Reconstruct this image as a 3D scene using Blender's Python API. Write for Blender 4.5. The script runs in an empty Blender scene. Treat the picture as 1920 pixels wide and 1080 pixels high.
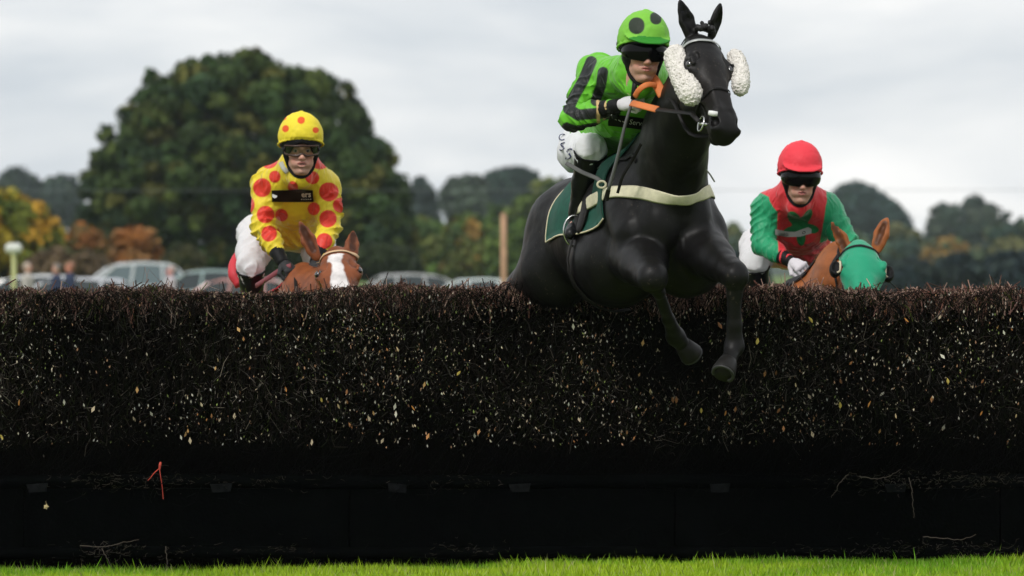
import bpy, math, random
import numpy as np
from math import sin, cos, pi, radians
random.seed(7)
RNG = np.random.default_rng(11)

# ------------------------------------------------------------------ camera, sky, sun, exposure
SC = bpy.context.scene
COL = SC.collection
FPX, CX, HZ, CAMZ = 8250.0, 960.0, 497.0, 1.5
cam_d = bpy.data.cameras.new('camera')
cam = bpy.data.objects.new('camera', cam_d)
COL.objects.link(cam)
cam.location = (0, 0, CAMZ)
cam.rotation_euler = (radians(90), 0, 0)
cam_d.sensor_width = 36.0
cam_d.lens = FPX / 1920 * 36
cam_d.shift_y = -(540 - HZ) / 1920
cam_d.clip_start = 0.5
cam_d.clip_end = 4000
cam_d.dof.use_dof = True
cam_d.dof.focus_distance = 21.0
cam_d.dof.aperture_fstop = 3.8
SC.camera = cam

SUN_EL, SUN_AZ = 44, -30           # azimuth measured from the camera's back, negative = left
sun_d = bpy.data.lights.new('sun', 'SUN')
sun_d.energy = 1.5
sun_d.angle = radians(10)
sun_d.color = (1.0, 0.965, 0.92)
sun = bpy.data.objects.new('sun', sun_d)
COL.objects.link(sun)
sun.rotation_euler = (radians(90 - SUN_EL), 0, radians(SUN_AZ))
sun.location = (0, 0, 60)

W = bpy.data.worlds.new('World')
SC.world = W
W.use_nodes = True
nt = W.node_tree
nt.nodes.clear()
def N(t, typ, **kw):
    n = t.nodes.new(typ)
    for k, v in kw.items():
        if k.startswith('i_'):
            n.inputs[k[2:].replace('_', ' ')].default_value = v
        else:
            setattr(n, k, v)
    return n
out = N(nt, 'ShaderNodeOutputWorld')
bg = N(nt, 'ShaderNodeBackground')
bg.inputs['Strength'].default_value = 0.1
sky = N(nt, 'ShaderNodeTexSky', sky_type='NISHITA', sun_disc=False, sun_elevation=radians(SUN_EL), sun_rotation=radians(180 + SUN_AZ))
tc = N(nt, 'ShaderNodeTexCoord')
mp = N(nt, 'ShaderNodeMapping')
mp.inputs['Scale'].default_value = (4.5, 4.5, 15)
mp.inputs['Rotation'].default_value = (0, radians(6), 0)
nz = N(nt, 'ShaderNodeTexNoise')
nz.inputs['Scale'].default_value = 1.3
nz.inputs['Detail'].default_value = 5
nz.inputs['Roughness'].default_value = 0.52
nz.inputs['Distortion'].default_value = 0.5
cr = N(nt, 'ShaderNodeValToRGB')
cr.color_ramp.elements[0].position = 0.36
cr.color_ramp.elements[0].color = (5.0, 5.4, 5.85, 1)
cr.color_ramp.elements[1].position = 0.66
cr.color_ramp.elements[1].color = (8.6, 8.5, 8.35, 1)
e = cr.color_ramp.elements.new(0.52)
e.color = (6.8, 6.95, 7.1, 1)
mx = N(nt, 'ShaderNodeMix', data_type='RGBA')
mx.inputs['Factor'].default_value = 0.96
L = nt.links.new
L(tc.outputs['Generated'], mp.inputs['Vector'])
L(mp.outputs['Vector'], nz.inputs['Vector'])
L(nz.outputs['Fac'], cr.inputs['Fac'])
L(sky.outputs['Color'], mx.inputs['A'])
L(cr.outputs['Color'], mx.inputs['B'])
L(mx.outputs['Result'], bg.inputs['Color'])
L(bg.outputs['Background'], out.inputs['Surface'])

SC.view_settings.view_transform = 'Standard'
SC.view_settings.look = 'None'
SC.view_settings.exposure = 0.37
SC.view_settings.gamma = 1.0
SC.view_settings.use_curve_mapping = False
SC.cycles.use_denoising = True
SC.cycles.max_bounces = 6
SC.cycles.diffuse_bounces = 3
SC.cycles.volume_bounces = 1
SC.cycles.transparent_max_bounces = 12

# ------------------------------------------------------------------ helpers
def V(*a): return np.array(a, float)
def P(px, py, y):                       # a point of the place at distance y that shows at this pixel
    return V((px - CX) / FPX * y, y, CAMZ + (HZ - py) / FPX * y)
def unit(v):
    v = np.asarray(v, float)
    return v / np.linalg.norm(v)

def world_loc(o):
    l = V(0, 0, 0)
    while o is not None:
        l = l + V(*o.location)
        o = o.parent
    return l
def new_obj(name, mesh, parent=None):
    o = bpy.data.objects.new(name, mesh)
    COL.objects.link(o)
    if parent is not None:
        o.parent = parent
    return o
def tag(o, label=None, cat=None, group=None, kind=None):
    if label: o['label'] = label
    if cat: o['category'] = cat
    if group: o['group'] = group
    if kind: o['kind'] = kind
    return o
def empty(name, loc, label=None, cat=None, group=None):
    o = new_obj(name, None)
    o.location = tuple(float(v) for v in loc)
    o.empty_display_size = 0.2
    return tag(o, label, cat, group)
def mesh_np(name, v, f, mat, parent=None, col=None, smooth=False, loc=None):
    """v (n,3) world coords, f (m,k) constant k or list of lists; col (n,3)"""
    v = np.asarray(v, float)
    base = world_loc(parent) if parent is not None else V(0, 0, 0)
    if loc is not None: base = base + V(*loc)
    m = bpy.data.meshes.new(name)
    if isinstance(f, np.ndarray):
        k = f.shape[1]
        m.vertices.add(len(v))
        m.vertices.foreach_set('co', (v - base).astype(np.float32).ravel())
        m.loops.add(f.size)
        m.loops.foreach_set('vertex_index', f.astype(np.int32).ravel())
        m.polygons.add(len(f))
        m.polygons.foreach_set('loop_start', np.arange(0, f.size, k, dtype=np.int32))
        m.update(calc_edges=True)
    else:
        m.from_pydata([tuple(p) for p in (v - base)], [], [tuple(q) for q in f])
        m.update()
    if smooth:
        m.polygons.foreach_set('use_smooth', np.ones(len(m.polygons), bool))
    if col is not None:
        a = m.color_attributes.new('Col', 'FLOAT_COLOR', 'POINT')
        c = np.ones((len(v), 4), np.float32)
        c[:, :3] = col
        a.data.foreach_set('color', c.ravel())
    if mat: m.materials.append(mat)
    o = new_obj(name, m, parent)
    if loc is not None: o.location = tuple(float(q) for q in loc)
    return o

class MB:                               # a mesh gathered from simple shapes
    def __init__(s): s.v = []; s.f = []; s.n = 0; s.c = []
    def add(s, v, f, col=None):
        v = np.asarray(v, float)
        s.v.append(v)
        s.f += [tuple(int(i) + s.n for i in q) for q in f]
        s.n += len(v)
        s.c.append(np.tile(np.array(col if col is not None else (1, 1, 1), float), (len(v), 1)))
        return s
    def box(s, c, size, ax=None, col=None, taper=1.0):
        c = V(*c); hx, hy, hz = [q / 2 for q in size]
        if ax is None: ax = (V(1, 0, 0), V(0, 1, 0), V(0, 0, 1))
        vs = []
        for z in (-1, 1):
            t = taper if z > 0 else 1.0
            for x, y in ((-1, -1), (1, -1), (1, 1), (-1, 1)):
                vs.append(c + ax[0] * x * hx * t + ax[1] * y * hy * t + ax[2] * z * hz)
        return s.add(vs, [(3, 2, 1, 0), (4, 5, 6, 7), (0, 1, 5, 4), (1, 2, 6, 5), (2, 3, 7, 6), (3, 0, 4, 7)], col)
    def tube(s, pts, r, n=8, closed=False, col=None, flat=None, fn=None):
        """r scalar or list; flat=(ratio) flattens along fn (array of normals or one normal)"""
        pts = [np.asarray(p, float) for p in pts]
        m = len(pts)
        rs = [r] * m if np.isscalar(r) else list(r)
        prev = None; vs = []
        for i in range(m):
            if closed: t = pts[(i + 1) % m] - pts[i - 1]
            else: t = pts[min(i + 1, m - 1)] - pts[max(i - 1, 0)]
            t = unit(t + 1e-9)
            if fn is not None:
                nn = np.asarray(fn[i] if isinstance(fn, (list, np.ndarray)) and np.ndim(fn) == 2 else fn, float)
                a = unit(nn - t * nn.dot(t))
            else:
                if prev is None:
                    ref = V(0, 0, 1) if abs(t[2]) < .9 else V(1, 0, 0)
                    a = unit(np.cross(t, ref))
                else: a = unit(prev - t * prev.dot(t))
                prev = a
            b = np.cross(t, a)
            for k in range(n):
                th = 2 * pi * k / n
                ca = cos(th) * (flat if flat else 1.0)
                vs.append(pts[i] + rs[i] * (a * ca + b * sin(th)))
        fs = []
        for i in range(m if closed else m - 1):
            j = (i + 1) % m
            for k in range(n):
                k2 = (k + 1) % n
                fs.append((i * n + k, i * n + k2, j * n + k2, j * n + k))
        if not closed:
            fs.append(tuple(range(n))[::-1]); fs.append(tuple((m - 1) * n + k for k in range(n)))
        return s.add(vs, fs, col)
    def lathe(s, c, prof, n=16, ax=None, col=None):
        c = V(*c)
        if ax is None: ax = (V(1, 0, 0), V(0, 1, 0), V(0, 0, 1))
        vs = []
        for r, z in prof:
            for k in range(n):
                th = 2 * pi * k / n
                vs.append(c + r * (ax[0] * cos(th) + ax[1] * sin(th)) + ax[2] * z)
        fs = []
        for i in range(len(prof) - 1):
            for k in range(n):
                k2 = (k + 1) % n
                fs.append((i * n + k, i * n + k2, (i + 1) * n + k2, (i + 1) * n + k))
        fs.append(tuple(range(n))[::-1]); fs.append(tuple((len(prof) - 1) * n + k for k in range(n)))
        return s.add(vs, fs, col)
    def build(s, name, mat, parent=None, smooth=False, loc=None):
        return mesh_np(name, np.concatenate(s.v), s.f, mat, parent, col=np.concatenate(s.c), smooth=smooth, loc=loc)

def smooth_path(pts, n=6):              # Catmull-Rom through the points
    pts = [np.asarray(p, float) for p in pts]
    q = [2 * pts[0] - pts[1]] + pts + [2 * pts[-1] - pts[-2]]
    res = []
    for i in range(1, len(q) - 2):
        for k in range(n):
            t = k / n
            a, b, c, d = q[i - 1], q[i], q[i + 1], q[i + 2]
            res.append(0.5 * ((2 * b) + (c - a) * t + (2 * a - 5 * b + 4 * c - d) * t * t + (3 * b - a - 3 * c + d) * t ** 3))
    res.append(pts[-1])
    return res

# ------------------------------------------------------------------ value noise
_T = np.random.default_rng(5).random((64, 64, 64)).astype(np.float32) * 2 - 1
def noise3(p):
    p = np.asarray(p, float)
    i = np.floor(p).astype(int); f = p - i
    f = f * f * (3 - 2 * f)
    i &= 63; j = (i + 1) & 63
    x0, y0, z0 = i[..., 0], i[..., 1], i[..., 2]
    x1, y1, z1 = j[..., 0], j[..., 1], j[..., 2]
    fx, fy, fz = f[..., 0], f[..., 1], f[..., 2]
    a = _T[x0, y0, z0] * (1 - fx) + _T[x1, y0, z0] * fx
    b = _T[x0, y1, z0] * (1 - fx) + _T[x1, y1, z0] * fx
    c = _T[x0, y0, z1] * (1 - fx) + _T[x1, y0, z1] * fx
    d = _T[x0, y1, z1] * (1 - fx) + _T[x1, y1, z1] * fx
    return (a * (1 - fy) + b * fy) * (1 - fz) + (c * (1 - fy) + d * fy) * fz
def folds(p, fr=14, amp=0.004, stretch=(1, 1, 1)):
    q = p * np.array(stretch)
    w = np.stack([noise3(q * fr * .35 + 3), noise3(q * fr * .35 + 17), noise3(q * fr * .35 + 31)], -1)
    a = noise3(q * fr + w * 1.6)
    b = noise3(q * fr * 2.3 + w * 2.5 + 9)
    return amp * ((1 - 2.2 * np.abs(a)) * .8 + (1 - 2 * np.abs(b)) * .35)

# ------------------------------------------------------------------ sculpting field -> one continuous surface
class Field:
    CAP = 0.12
    def __init__(s, lo, hi, h):
        s.h = h; s.lo = np.asarray(lo, float)
        s.n = np.ceil((np.asarray(hi, float) - s.lo) / h).astype(int) + 1
        s.d = np.full(tuple(s.n), s.CAP, np.float32)
        s.ax = [(s.lo[i] + np.arange(s.n[i]) * h) for i in range(3)]
    def like(s):
        o = object.__new__(Field); o.h = s.h; o.lo = s.lo; o.n = s.n; o.ax = s.ax
        o.d = np.full(tuple(s.n), s.CAP, np.float32)
        return o
    def sub(s, lo, hi, m=None):
        m = s.CAP if m is None else m
        a = np.clip(np.floor((np.asarray(lo) - m - s.lo) / s.h).astype(int), 0, s.n - 1)
        b = np.clip(np.ceil((np.asarray(hi) + m - s.lo) / s.h).astype(int) + 1, 1, s.n)
        if np.any(b <= a): return None
        sl = tuple(slice(a[i], b[i]) for i in range(3))
        X = s.ax[0][sl[0]].astype(np.float32)[:, None, None]
        Y = s.ax[1][sl[1]].astype(np.float32)[None, :, None]
        Z = s.ax[2][sl[2]].astype(np.float32)[None, None, :]
        return sl, X, Y, Z
    def comb(s, sl, v, k, op):
        d = s.d[sl]
        if op == 'add':
            h = np.maximum(k - np.abs(d - v), 0) / k if k > 0 else 0
            s.d[sl] = np.minimum(d, v) - h * h * k * .25
        else:
            h = np.maximum(k - np.abs(d + v), 0) / k if k > 0 else 0
            s.d[sl] = np.maximum(d, -v) + h * h * k * .25
    def cone(s, a, b, ra, rb, k=.02, w=None, sw=1.0, op='add'):
        a = np.asarray(a, float); b = np.asarray(b, float)
        R = max(ra, rb) * max(1.0, sw)
        g = s.sub(np.minimum(a, b) - R, np.maximum(a, b) + R, s.CAP if op == 'add' else max(k, .01) + .01)
        if g is None: return s
        sl, X, Y, Z = g
        px, py, pz = X - a[0], Y - a[1], Z - a[2]
        if w is not None:
            w = unit(w)
            # keep the axis itself unstretched
            q = (px * w[0] + py * w[1] + pz * w[2]) * (1 / sw - 1)
            px = px + q * w[0]; py = py + q * w[1]; pz = pz + q * w[2]
            ba = b - a; ba = ba + w * ba.dot(w) * (1 / sw - 1)
        else: ba = b - a
        L2 = ba.dot(ba) + 1e-12
        t = np.clip((px * ba[0] + py * ba[1] + pz * ba[2]) / L2, 0, 1)
        dx, dy, dz = px - t * ba[0], py - t * ba[1], pz - t * ba[2]
        v = np.sqrt(dx * dx + dy * dy + dz * dz) - (ra + (rb - ra) * t)
        if w is not None and sw < 1: v = v * (sw ** .5)
        s.comb(sl, v.astype(np.float32), k, op)
        return s
    def chain(s, pr, k=.02, **kw):
        for (a, ra), (b, rb) in zip(pr[:-1], pr[1:]): s.cone(a, b, ra, rb, k, **kw)
        return s
    def ell(s, c, r, ax=None, k=.02, op='add'):
        c = np.asarray(c, float)
        if ax is None: ax = np.eye(3)
        ax = [unit(q) for q in ax]
        R = max(r)
        g = s.sub(c - R, c + R, s.CAP if op == 'add' else max(k, .01) + .01)
        if g is None: return s
        sl, X, Y, Z = g
        px, py, pz = X - c[0], Y - c[1], Z - c[2]
        k0 = 0; k1 = 0
        for i in range(3):
            q = px * ax[i][0] + py * ax[i][1] + pz * ax[i][2]
            k0 = k0 + (q / r[i]) ** 2; k1 = k1 + (q / r[i] ** 2) ** 2
        k0 = np.sqrt(k0); k1 = np.sqrt(k1) + 1e-9
        v = k0 * (k0 - 1) / k1
        v = np.where(k0 < 1e-3, -min(r), v)
        s.comb(sl, v.astype(np.float32), k, op)
        return s
    def cut(s, p, n, k=.005):           # keep the side where (x-p).n < 0
        n = unit(n)
        v = (s.ax[0][:, None, None] - p[0]) * n[0] + (s.ax[1][None, :, None] - p[1]) * n[1] + (s.ax[2][None, None, :] - p[2]) * n[2]
        d = s.d; v = v.astype(np.float32)
        h = np.maximum(k - np.abs(d - v), 0) / k
        s.d = np.maximum(d, v) + h * h * k * .25
        return s
    def displace(s, fn, band=.03):
        m = np.abs(s.d) < band
        i = np.argwhere(m)
        p = s.lo + i * s.h
        s.d[m] += fn(p).astype(np.float32)
        return s
    def at(s, p):
        q = (np.asarray(p, float) - s.lo) / s.h
        q = np.clip(q, 0, s.n - 1.001)
        i = np.floor(q).astype(int); f = q - i
        i = np.minimum(i, s.n - 2)
        r = 0
        for a in (0, 1):
            for b in (0, 1):
                for c in (0, 1):
                    w = (f[..., 0] if a else 1 - f[..., 0]) * (f[..., 1] if b else 1 - f[..., 1]) * (f[..., 2] if c else 1 - f[..., 2])
                    r = r + w * s.d[i[..., 0] + a, i[..., 1] + b, i[..., 2] + c]
        return r
    def grad(s, p):
        e = s.h * 1.2; g = []
        for i in range(3):
            o = V(0, 0, 0); o[i] = e
            g.append(s.at(p + o) - s.at(p - o))
        g = np.stack(g, -1)
        return g / (np.linalg.norm(g, axis=-1, keepdims=True) + 1e-9)
    def project(s, p, off=0.0, it=14):
        p = np.array(p, float)
        for _ in range(it):
            p = p - s.grad(p) * (s.at(p) - off)[..., None] * .8
        return p, s.grad(p)
    def front(s, p, off=0.0):           # the cloth's front face straight behind each point
        p = np.array(p, float); ys = np.arange(-.30, .32, .004); best = np.full(len(p), np.nan)
        prev = None
        for y in ys:
            q = p.copy(); q[:, 1] += y; d = s.at(q) - off
            if prev is not None:
                hit = np.isnan(best) & (d < 0)
                best[hit] = (y - .004 + .004 * prev / np.maximum(prev - d, 1e-9))[hit]
            prev = d
        best = np.where(np.isnan(best), np.nanmedian(best), best)
        p[:, 1] += best
        return p, s.grad(p)
    def mesh(s):
        d = s.d
        S = d < 0
        c = np.zeros(tuple(s.n - 1), np.int8)
        for a in (0, 1):
            for b in (0, 1):
                for e in (0, 1):
                    c += S[a:s.n[0] - 1 + a, b:s.n[1] - 1 + b, e:s.n[2] - 1 + e]
        act = (c > 0) & (c < 8)
        I = np.argwhere(act)
        idx = np.full(c.shape, -1, np.int64)
        idx[act] = np.arange(len(I))
        acc = np.zeros((len(I), 3)); cnt = np.zeros(len(I))
        for ax in range(3):
            o1, o2 = [q for q in range(3) if q != ax]
            for a in (0, 1):
                for b in (0, 1):
                    o = np.zeros(3, int); o[o1] = a; o[o2] = b
                    e = o.copy(); e[ax] = 1
                    J = I + o; K = I + e
                    v0 = d[J[:, 0], J[:, 1], J[:, 2]]; v1 = d[K[:, 0], K[:, 1], K[:, 2]]
                    m = (v0 < 0) != (v1 < 0)
                    t = np.where(m, v0 / np.where(m, v0 - v1, 1), 0)
                    q = np.tile(o.astype(float), (len(I), 1)); q[:, ax] += t
                    acc += q * m[:, None]; cnt += m
        v = s.lo + (I + acc / cnt[:, None]) * s.h
        F = []
        for ax in range(3):
            o1, o2 = (ax + 1) % 3, (ax + 2) % 3
            A = [slice(1, -1)] * 3; B = [slice(1, -1)] * 3
            A[ax] = slice(0, -1); B[ax] = slice(1, None)
            cr_ = S[tuple(A)] != S[tuple(B)]
            E = np.argwhere(cr_)
            if not len(E): continue
            E[:, o1] += 1; E[:, o2] += 1
            ins = S[E[:, 0], E[:, 1], E[:, 2]]
            def cell(da, db):
                q = E.copy(); q[:, o1] += da; q[:, o2] += db
                return idx[q[:, 0], q[:, 1], q[:, 2]]
            f = np.stack([cell(-1, -1), cell(0, -1), cell(0, 0), cell(-1, 0)], 1)
            f[~ins] = f[~ins][:, ::-1]
            F.append(f)
        F = np.concatenate(F)
        F = F[(F >= 0).all(1)]
        return v, F
def sculpt(name, fld, mat, parent, col=None, kind=None):
    v, f = fld.mesh()
    c = col(v) if callable(col) else (np.tile(np.array(col, float), (len(v), 1)) if col is not None else None)
    return mesh_np(name, v, f, mat, parent, col=c, smooth=True)

def strap(fld, pts, w, parent, name, mat, off=.004, closed=False, n=5, proj=True, flat=.3, taut=0):
    q = smooth_path(list(pts) + ([pts[0]] if closed else []), n)
    if closed: q = q[:-1]
    q = np.array(q)
    if proj:
        q, g = fld.project(q, off)
        for _ in range(taut):           # pull tight, bridging hollows
            q[1:-1] = .5 * q[1:-1] + .25 * (q[:-2] + q[2:])
            q = q + fld.grad(q) * np.maximum(off - fld.at(q), 0)[..., None]
        g = fld.grad(q)
    else: g = fld.grad(q)
    m = MB(); m.tube(list(q), w / 2, 8, closed, flat=flat, fn=g)
    return m.build(name, mat, parent, smooth=True)
def patch(fld, O, R, D, w, h, nu, nv, off):
    """a grid w x h from corner O along R and D laid on the surface"""
    u, v = np.meshgrid(np.linspace(0, w, nu), np.linspace(0, h, nv))
    p = O + u[..., None] * unit(R) + v[..., None] * unit(D)
    p, g = fld.front(p.reshape(-1, 3), off)
    f = [(j * nu + i, (j + 1) * nu + i, (j + 1) * nu + i + 1, j * nu + i + 1) for j in range(nv - 1) for i in range(nu - 1)]
    return p, f, g
def solid_patch(name, fld, O, R, D, w, h, nu, nv, off, mat, parent, th=.003, flip=False):
    p, f, g = patch(fld, O, R, D, w, h, nu, nv, off)
    n = len(p)
    v = np.concatenate([p, p - g * th])
    F = [tuple(q) for q in f] + [tuple(i + n for i in q[::-1]) for q in f]
    rim = [i for i in range(nu)] + [j * nu + nu - 1 for j in range(1, nv)] + [(nv - 1) * nu + i for i in range(nu - 2, -1, -1)] + [j * nu for j in range(nv - 2, 0, -1)]
    for a, b in zip(rim, rim[1:] + rim[:1]): F.append((a, b, b + n, a + n))
    return mesh_np(name, v, F, mat, parent, smooth=False)
def text_on(name, s_, fld, O, R, D, size, off, mat, parent, shear=0, bold=0):
    """flat printed lettering laid on a cloth surface; O = baseline start"""
    cu = bpy.data.curves.new('lettering', 'FONT'); cu.body = s_; cu.size = size; cu.shear = shear; cu.offset = bold
    cu.resolution_u = 2
    to = bpy.data.objects.new('lettering', cu); COL.objects.link(to)
    dg = bpy.context.evaluated_depsgraph_get()
    me = bpy.data.meshes.new_from_object(to.evaluated_get(dg))
    v = np.array([q.co[:] for q in me.vertices]); f = [tuple(p.vertices) for p in me.polygons]
    bpy.data.objects.remove(to); bpy.data.curves.remove(cu); bpy.data.meshes.remove(me)
    p = O + v[:, :1] * unit(R) - v[:, 1:2] * unit(D)
    if fld is not None: p, g = fld.front(p, off)
    return mesh_np(name, p, f, mat, parent)

def creases(p, a, b, amp, period, seed=0, reach=.13, twist=.5):
    """sharp cloth creases running across the limb a-b"""
    a = np.asarray(a, float); b = np.asarray(b, float)
    ab = b - a; L_ = np.linalg.norm(ab); ax = ab / L_
    t = (p - a) @ ax
    d = np.linalg.norm(p - a - np.clip(t, 0, L_)[:, None] * ax, axis=1)
    sd = unit(np.cross(ax, V(.2, 1, .3)))
    ph = (t + twist * ((p - a) @ sd)) / period * 2 * pi + 4.0 * noise3(p * 7 + seed) + 1.6 * noise3(p * 17 + seed)
    r = (1 - np.abs(np.sin(ph / 2))) ** 1.25 - .25
    mk = np.clip(.55 + 1.3 * noise3(p * 6.5 + seed + 40), 0, 1) * np.clip((reach - d) / .03, 0, 1)
    return -amp * r * mk
# many thin pieces in one mesh
def prisms(A, B, r0, r1, bend=0.0, sides=3, rng=RNG):
    n = len(A); T = B - A; Ln = np.linalg.norm(T, axis=1, keepdims=True) + 1e-9; T = T / Ln
    ref = np.where(np.abs(T[:, 2:3]) < .9, np.array([[0, 0, 1.]]), np.array([[1., 0, 0]]))
    a = np.cross(T, ref); a /= np.linalg.norm(a, axis=1, keepdims=True); b = np.cross(T, a)
    rings = [(0, r0), (1, r1)] if bend == 0 else [(0, r0), (.5, (np.asarray(r0) + r1) / 2), (1, r1)]
    off = (a * rng.normal(size=(n, 1)) + b * rng.normal(size=(n, 1))) * Ln * bend
    vs = []
    for t, r in rings:
        c = A + (B - A) * t + (off if t == .5 else 0)
        for k in range(sides):
            th = 2 * pi * k / sides
            vs.append(c + np.reshape(r, (-1, 1)) * (a * cos(th) + b * sin(th)))
    m = len(vs); v = np.stack(vs, 1).reshape(-1, 3)
    base = (np.arange(n) * m)[:, None]
    fs = []
    for i in range(len(rings) - 1):
        for k in range(sides):
            k2 = (k + 1) % sides
            fs.append(base + np.array([[i * sides + k, i * sides + k2, (i + 1) * sides + k2, (i + 1) * sides + k]]))
    return v, np.concatenate(fs), m
def diamonds(C, T, Nn, ln, wd, fold=0.0):
    """leaf shaped quads: centre C, direction T, normal Nn"""
    S_ = np.cross(T, Nn); S_ /= np.linalg.norm(S_, axis=1, keepdims=True) + 1e-9
    ln = np.reshape(ln, (-1, 1)); wd = np.reshape(wd, (-1, 1))
    v = np.stack([C - T * ln / 2, C + S_ * wd / 2 - T * ln * .05 + Nn * fold * wd, C + T * ln / 2, C - S_ * wd / 2 - T * ln * .05 + Nn * fold * wd], 1).reshape(-1, 3)
    f = np.arange(len(v)).reshape(-1, 4)
    return v, f
def rand_dirs(n, rng=RNG):
    d = rng.normal(size=(n, 3)); return d / np.linalg.norm(d, axis=1, keepdims=True)

# ------------------------------------------------------------------ materials
def mat(name, col=(.5, .5, .5), rough=.6, attr=False, spec=.5, metal=0, coat=0, sheen=0, bump=None, vary=None, subs=0, transm=0, alpha=1, wrinkle=None):
    m = bpy.data.materials.new(name); m.use_nodes = True
    t = m.node_tree; b = t.nodes['Principled BSDF']
    b.inputs['Base Color'].default_value = (*col, 1)
    b.inputs['Roughness'].default_value = rough
    b.inputs['Specular IOR Level'].default_value = spec
    b.inputs['Metallic'].default_value = metal
    b.inputs['Coat Weight'].default_value = coat
    b.inputs['Coat Roughness'].default_value = .15
    b.inputs['Sheen Weight'].default_value = sheen
    b.inputs['Sheen Roughness'].default_value = .4
    b.inputs['Subsurface Weight'].default_value = subs
    b.inputs['Subsurface Radius'].default_value = (.02, .008, .004)
    b.inputs['Subsurface Scale'].default_value = .5
    b.inputs['Transmission Weight'].default_value = transm
    b.inputs['Alpha'].default_value = alpha
    src = None
    if attr:
        a = N(t, 'ShaderNodeAttribute', attribute_name='Col'); src = a.outputs['Color']
    co = N(t, 'ShaderNodeTexCoord')
    if vary:                            # (scale, amount, detail)
        nz = N(t, 'ShaderNodeTexNoise'); nz.inputs['Scale'].default_value = vary[0]; nz.inputs['Detail'].default_value = 4
        t.links.new(co.outputs['Object'], nz.inputs['Vector'])
        mr = N(t, 'ShaderNodeMapRange'); mr.inputs['From Min'].default_value = .3; mr.inputs['From Max'].default_value = .7
        mr.inputs['To Min'].default_value = 1 - vary[1]; mr.inputs['To Max'].default_value = 1 + vary[1]
        t.links.new(nz.outputs['Fac'], mr.inputs['Value'])
        mm = N(t, 'ShaderNodeMix', data_type='RGBA', blend_type='MULTIPLY'); mm.inputs['Factor'].default_value = 1
        if src: t.links.new(src, mm.inputs['A'])
        else: mm.inputs['A'].default_value = (*col, 1)
        cb = N(t, 'ShaderNodeCombineColor')
        for q in ('Red', 'Green', 'Blue'): t.links.new(mr.outputs['Result'], cb.inputs[q])
        t.links.new(cb.outputs['Color'], mm.inputs['B'])
        src = mm.outputs['Result']
    if src: t.links.new(src, b.inputs['Base Color'])
    prevn = None
    if wrinkle:                         # cloth creases: (scale, strength, distance)
        wn = N(t, 'ShaderNodeTexNoise', noise_type='RIDGED_MULTIFRACTAL'); wn.inputs['Scale'].default_value = wrinkle[0]; wn.inputs['Detail'].default_value = 2; wn.inputs['Distortion'].default_value = .9
        mpn = N(t, 'ShaderNodeMapping'); mpn.inputs['Scale'].default_value = (1, 1, .55); mpn.inputs['Rotation'].default_value = (.3, .5, 0)
        t.links.new(co.outputs['Object'], mpn.inputs['Vector']); t.links.new(mpn.outputs['Vector'], wn.inputs['Vector'])
        bw = N(t, 'ShaderNodeBump'); bw.inputs['Strength'].default_value = wrinkle[1]; bw.inputs['Distance'].default_value = wrinkle[2]
        t.links.new(wn.outputs['Fac'], bw.inputs['Height']); prevn = bw.outputs['Normal']
        t.links.new(prevn, b.inputs['Normal'])
    if bump:                            # (scale, strength, distance)
        nz = N(t, 'ShaderNodeTexNoise'); nz.inputs['Scale'].default_value = bump[0]; nz.inputs['Detail'].default_value = 5
        t.links.new(co.outputs['Object'], nz.inputs['Vector'])
        bp = N(t, 'ShaderNodeBump'); bp.inputs['Strength'].default_value = bump[1]; bp.inputs['Distance'].default_value = bump[2]
        t.links.new(nz.outputs['Fac'], bp.inputs['Height'])
        if prevn: t.links.new(prevn, bp.inputs['Normal'])
        t.links.new(bp.outputs['Normal'], b.inputs['Normal'])
    return m
M = {}
M['attr'] = mat('painted_by_piece', attr=True, rough=.7, spec=.25)
M['twig'] = mat('twig_bark', attr=True, rough=.8, spec=.04)
M['leaf'] = mat('tree_leaf', attr=True, rough=.7, spec=.15)
M['grass'] = mat('grass_blade', attr=True, rough=.55, spec=.3)
M['turf'] = mat('turf_soil', (.10, .16, .018), .9, vary=(3, .4), bump=(30, .6, .03))
M['bark'] = mat('tree_bark', (.05, .04, .03), .9, vary=(3, .4), bump=(8, .6, .05))
M['core'] = mat('packed_brush', (.003, .0025, .002), .95, spec=.0, bump=(40, 1, .03))
M['board'] = mat('black_rubber_board', (.0012, .0014, .0014), .95, spec=.0, vary=(12, .5), bump=(60, .4, .004))
M['silk'] = mat('racing_silk', attr=True, rough=.46, spec=.28, sheen=.15, bump=(55, .3, .004), wrinkle=(17, 1.0, .018))
M['cap'] = mat('cap_cloth', attr=True, rough=.6, spec=.22, bump=(90, .3, .003), wrinkle=(20, .5, .008))
M['breech'] = mat('white_breeches', attr=True, rough=.6, spec=.25, bump=(45, .4, .004), wrinkle=(14, .5, .012))
M['boot'] = mat('boot_leather', (.007, .007, .008), .35, spec=.3, bump=(40, .3, .003))
M['skin'] = mat('skin', attr=True, rough=.5, spec=.35, subs=.12, bump=(260, .25, .001))
M['black'] = mat('black_webbing', (.006, .006, .0065), .6, spec=.2)
M['gloss'] = mat('black_lens', (.003, .003, .0035), .10, spec=.18)
M['white'] = mat('white_print', (.75, .75, .73), .6)
M['glove'] = mat('white_glove', (.66, .63, .66), .7, bump=(120, .4, .002))
M['glove_black'] = mat('black_glove', (.015, .015, .016), .7, bump=(120, .4, .002))
M['coat'] = mat('horse_coat', attr=True, rough=.45, spec=.22, vary=(18, .25), bump=(110, .12, .002))
M['coat_black'] = mat('black_horse_coat', attr=True, rough=.46, spec=.22, vary=(14, .3), bump=(150, .25, .003))
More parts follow.
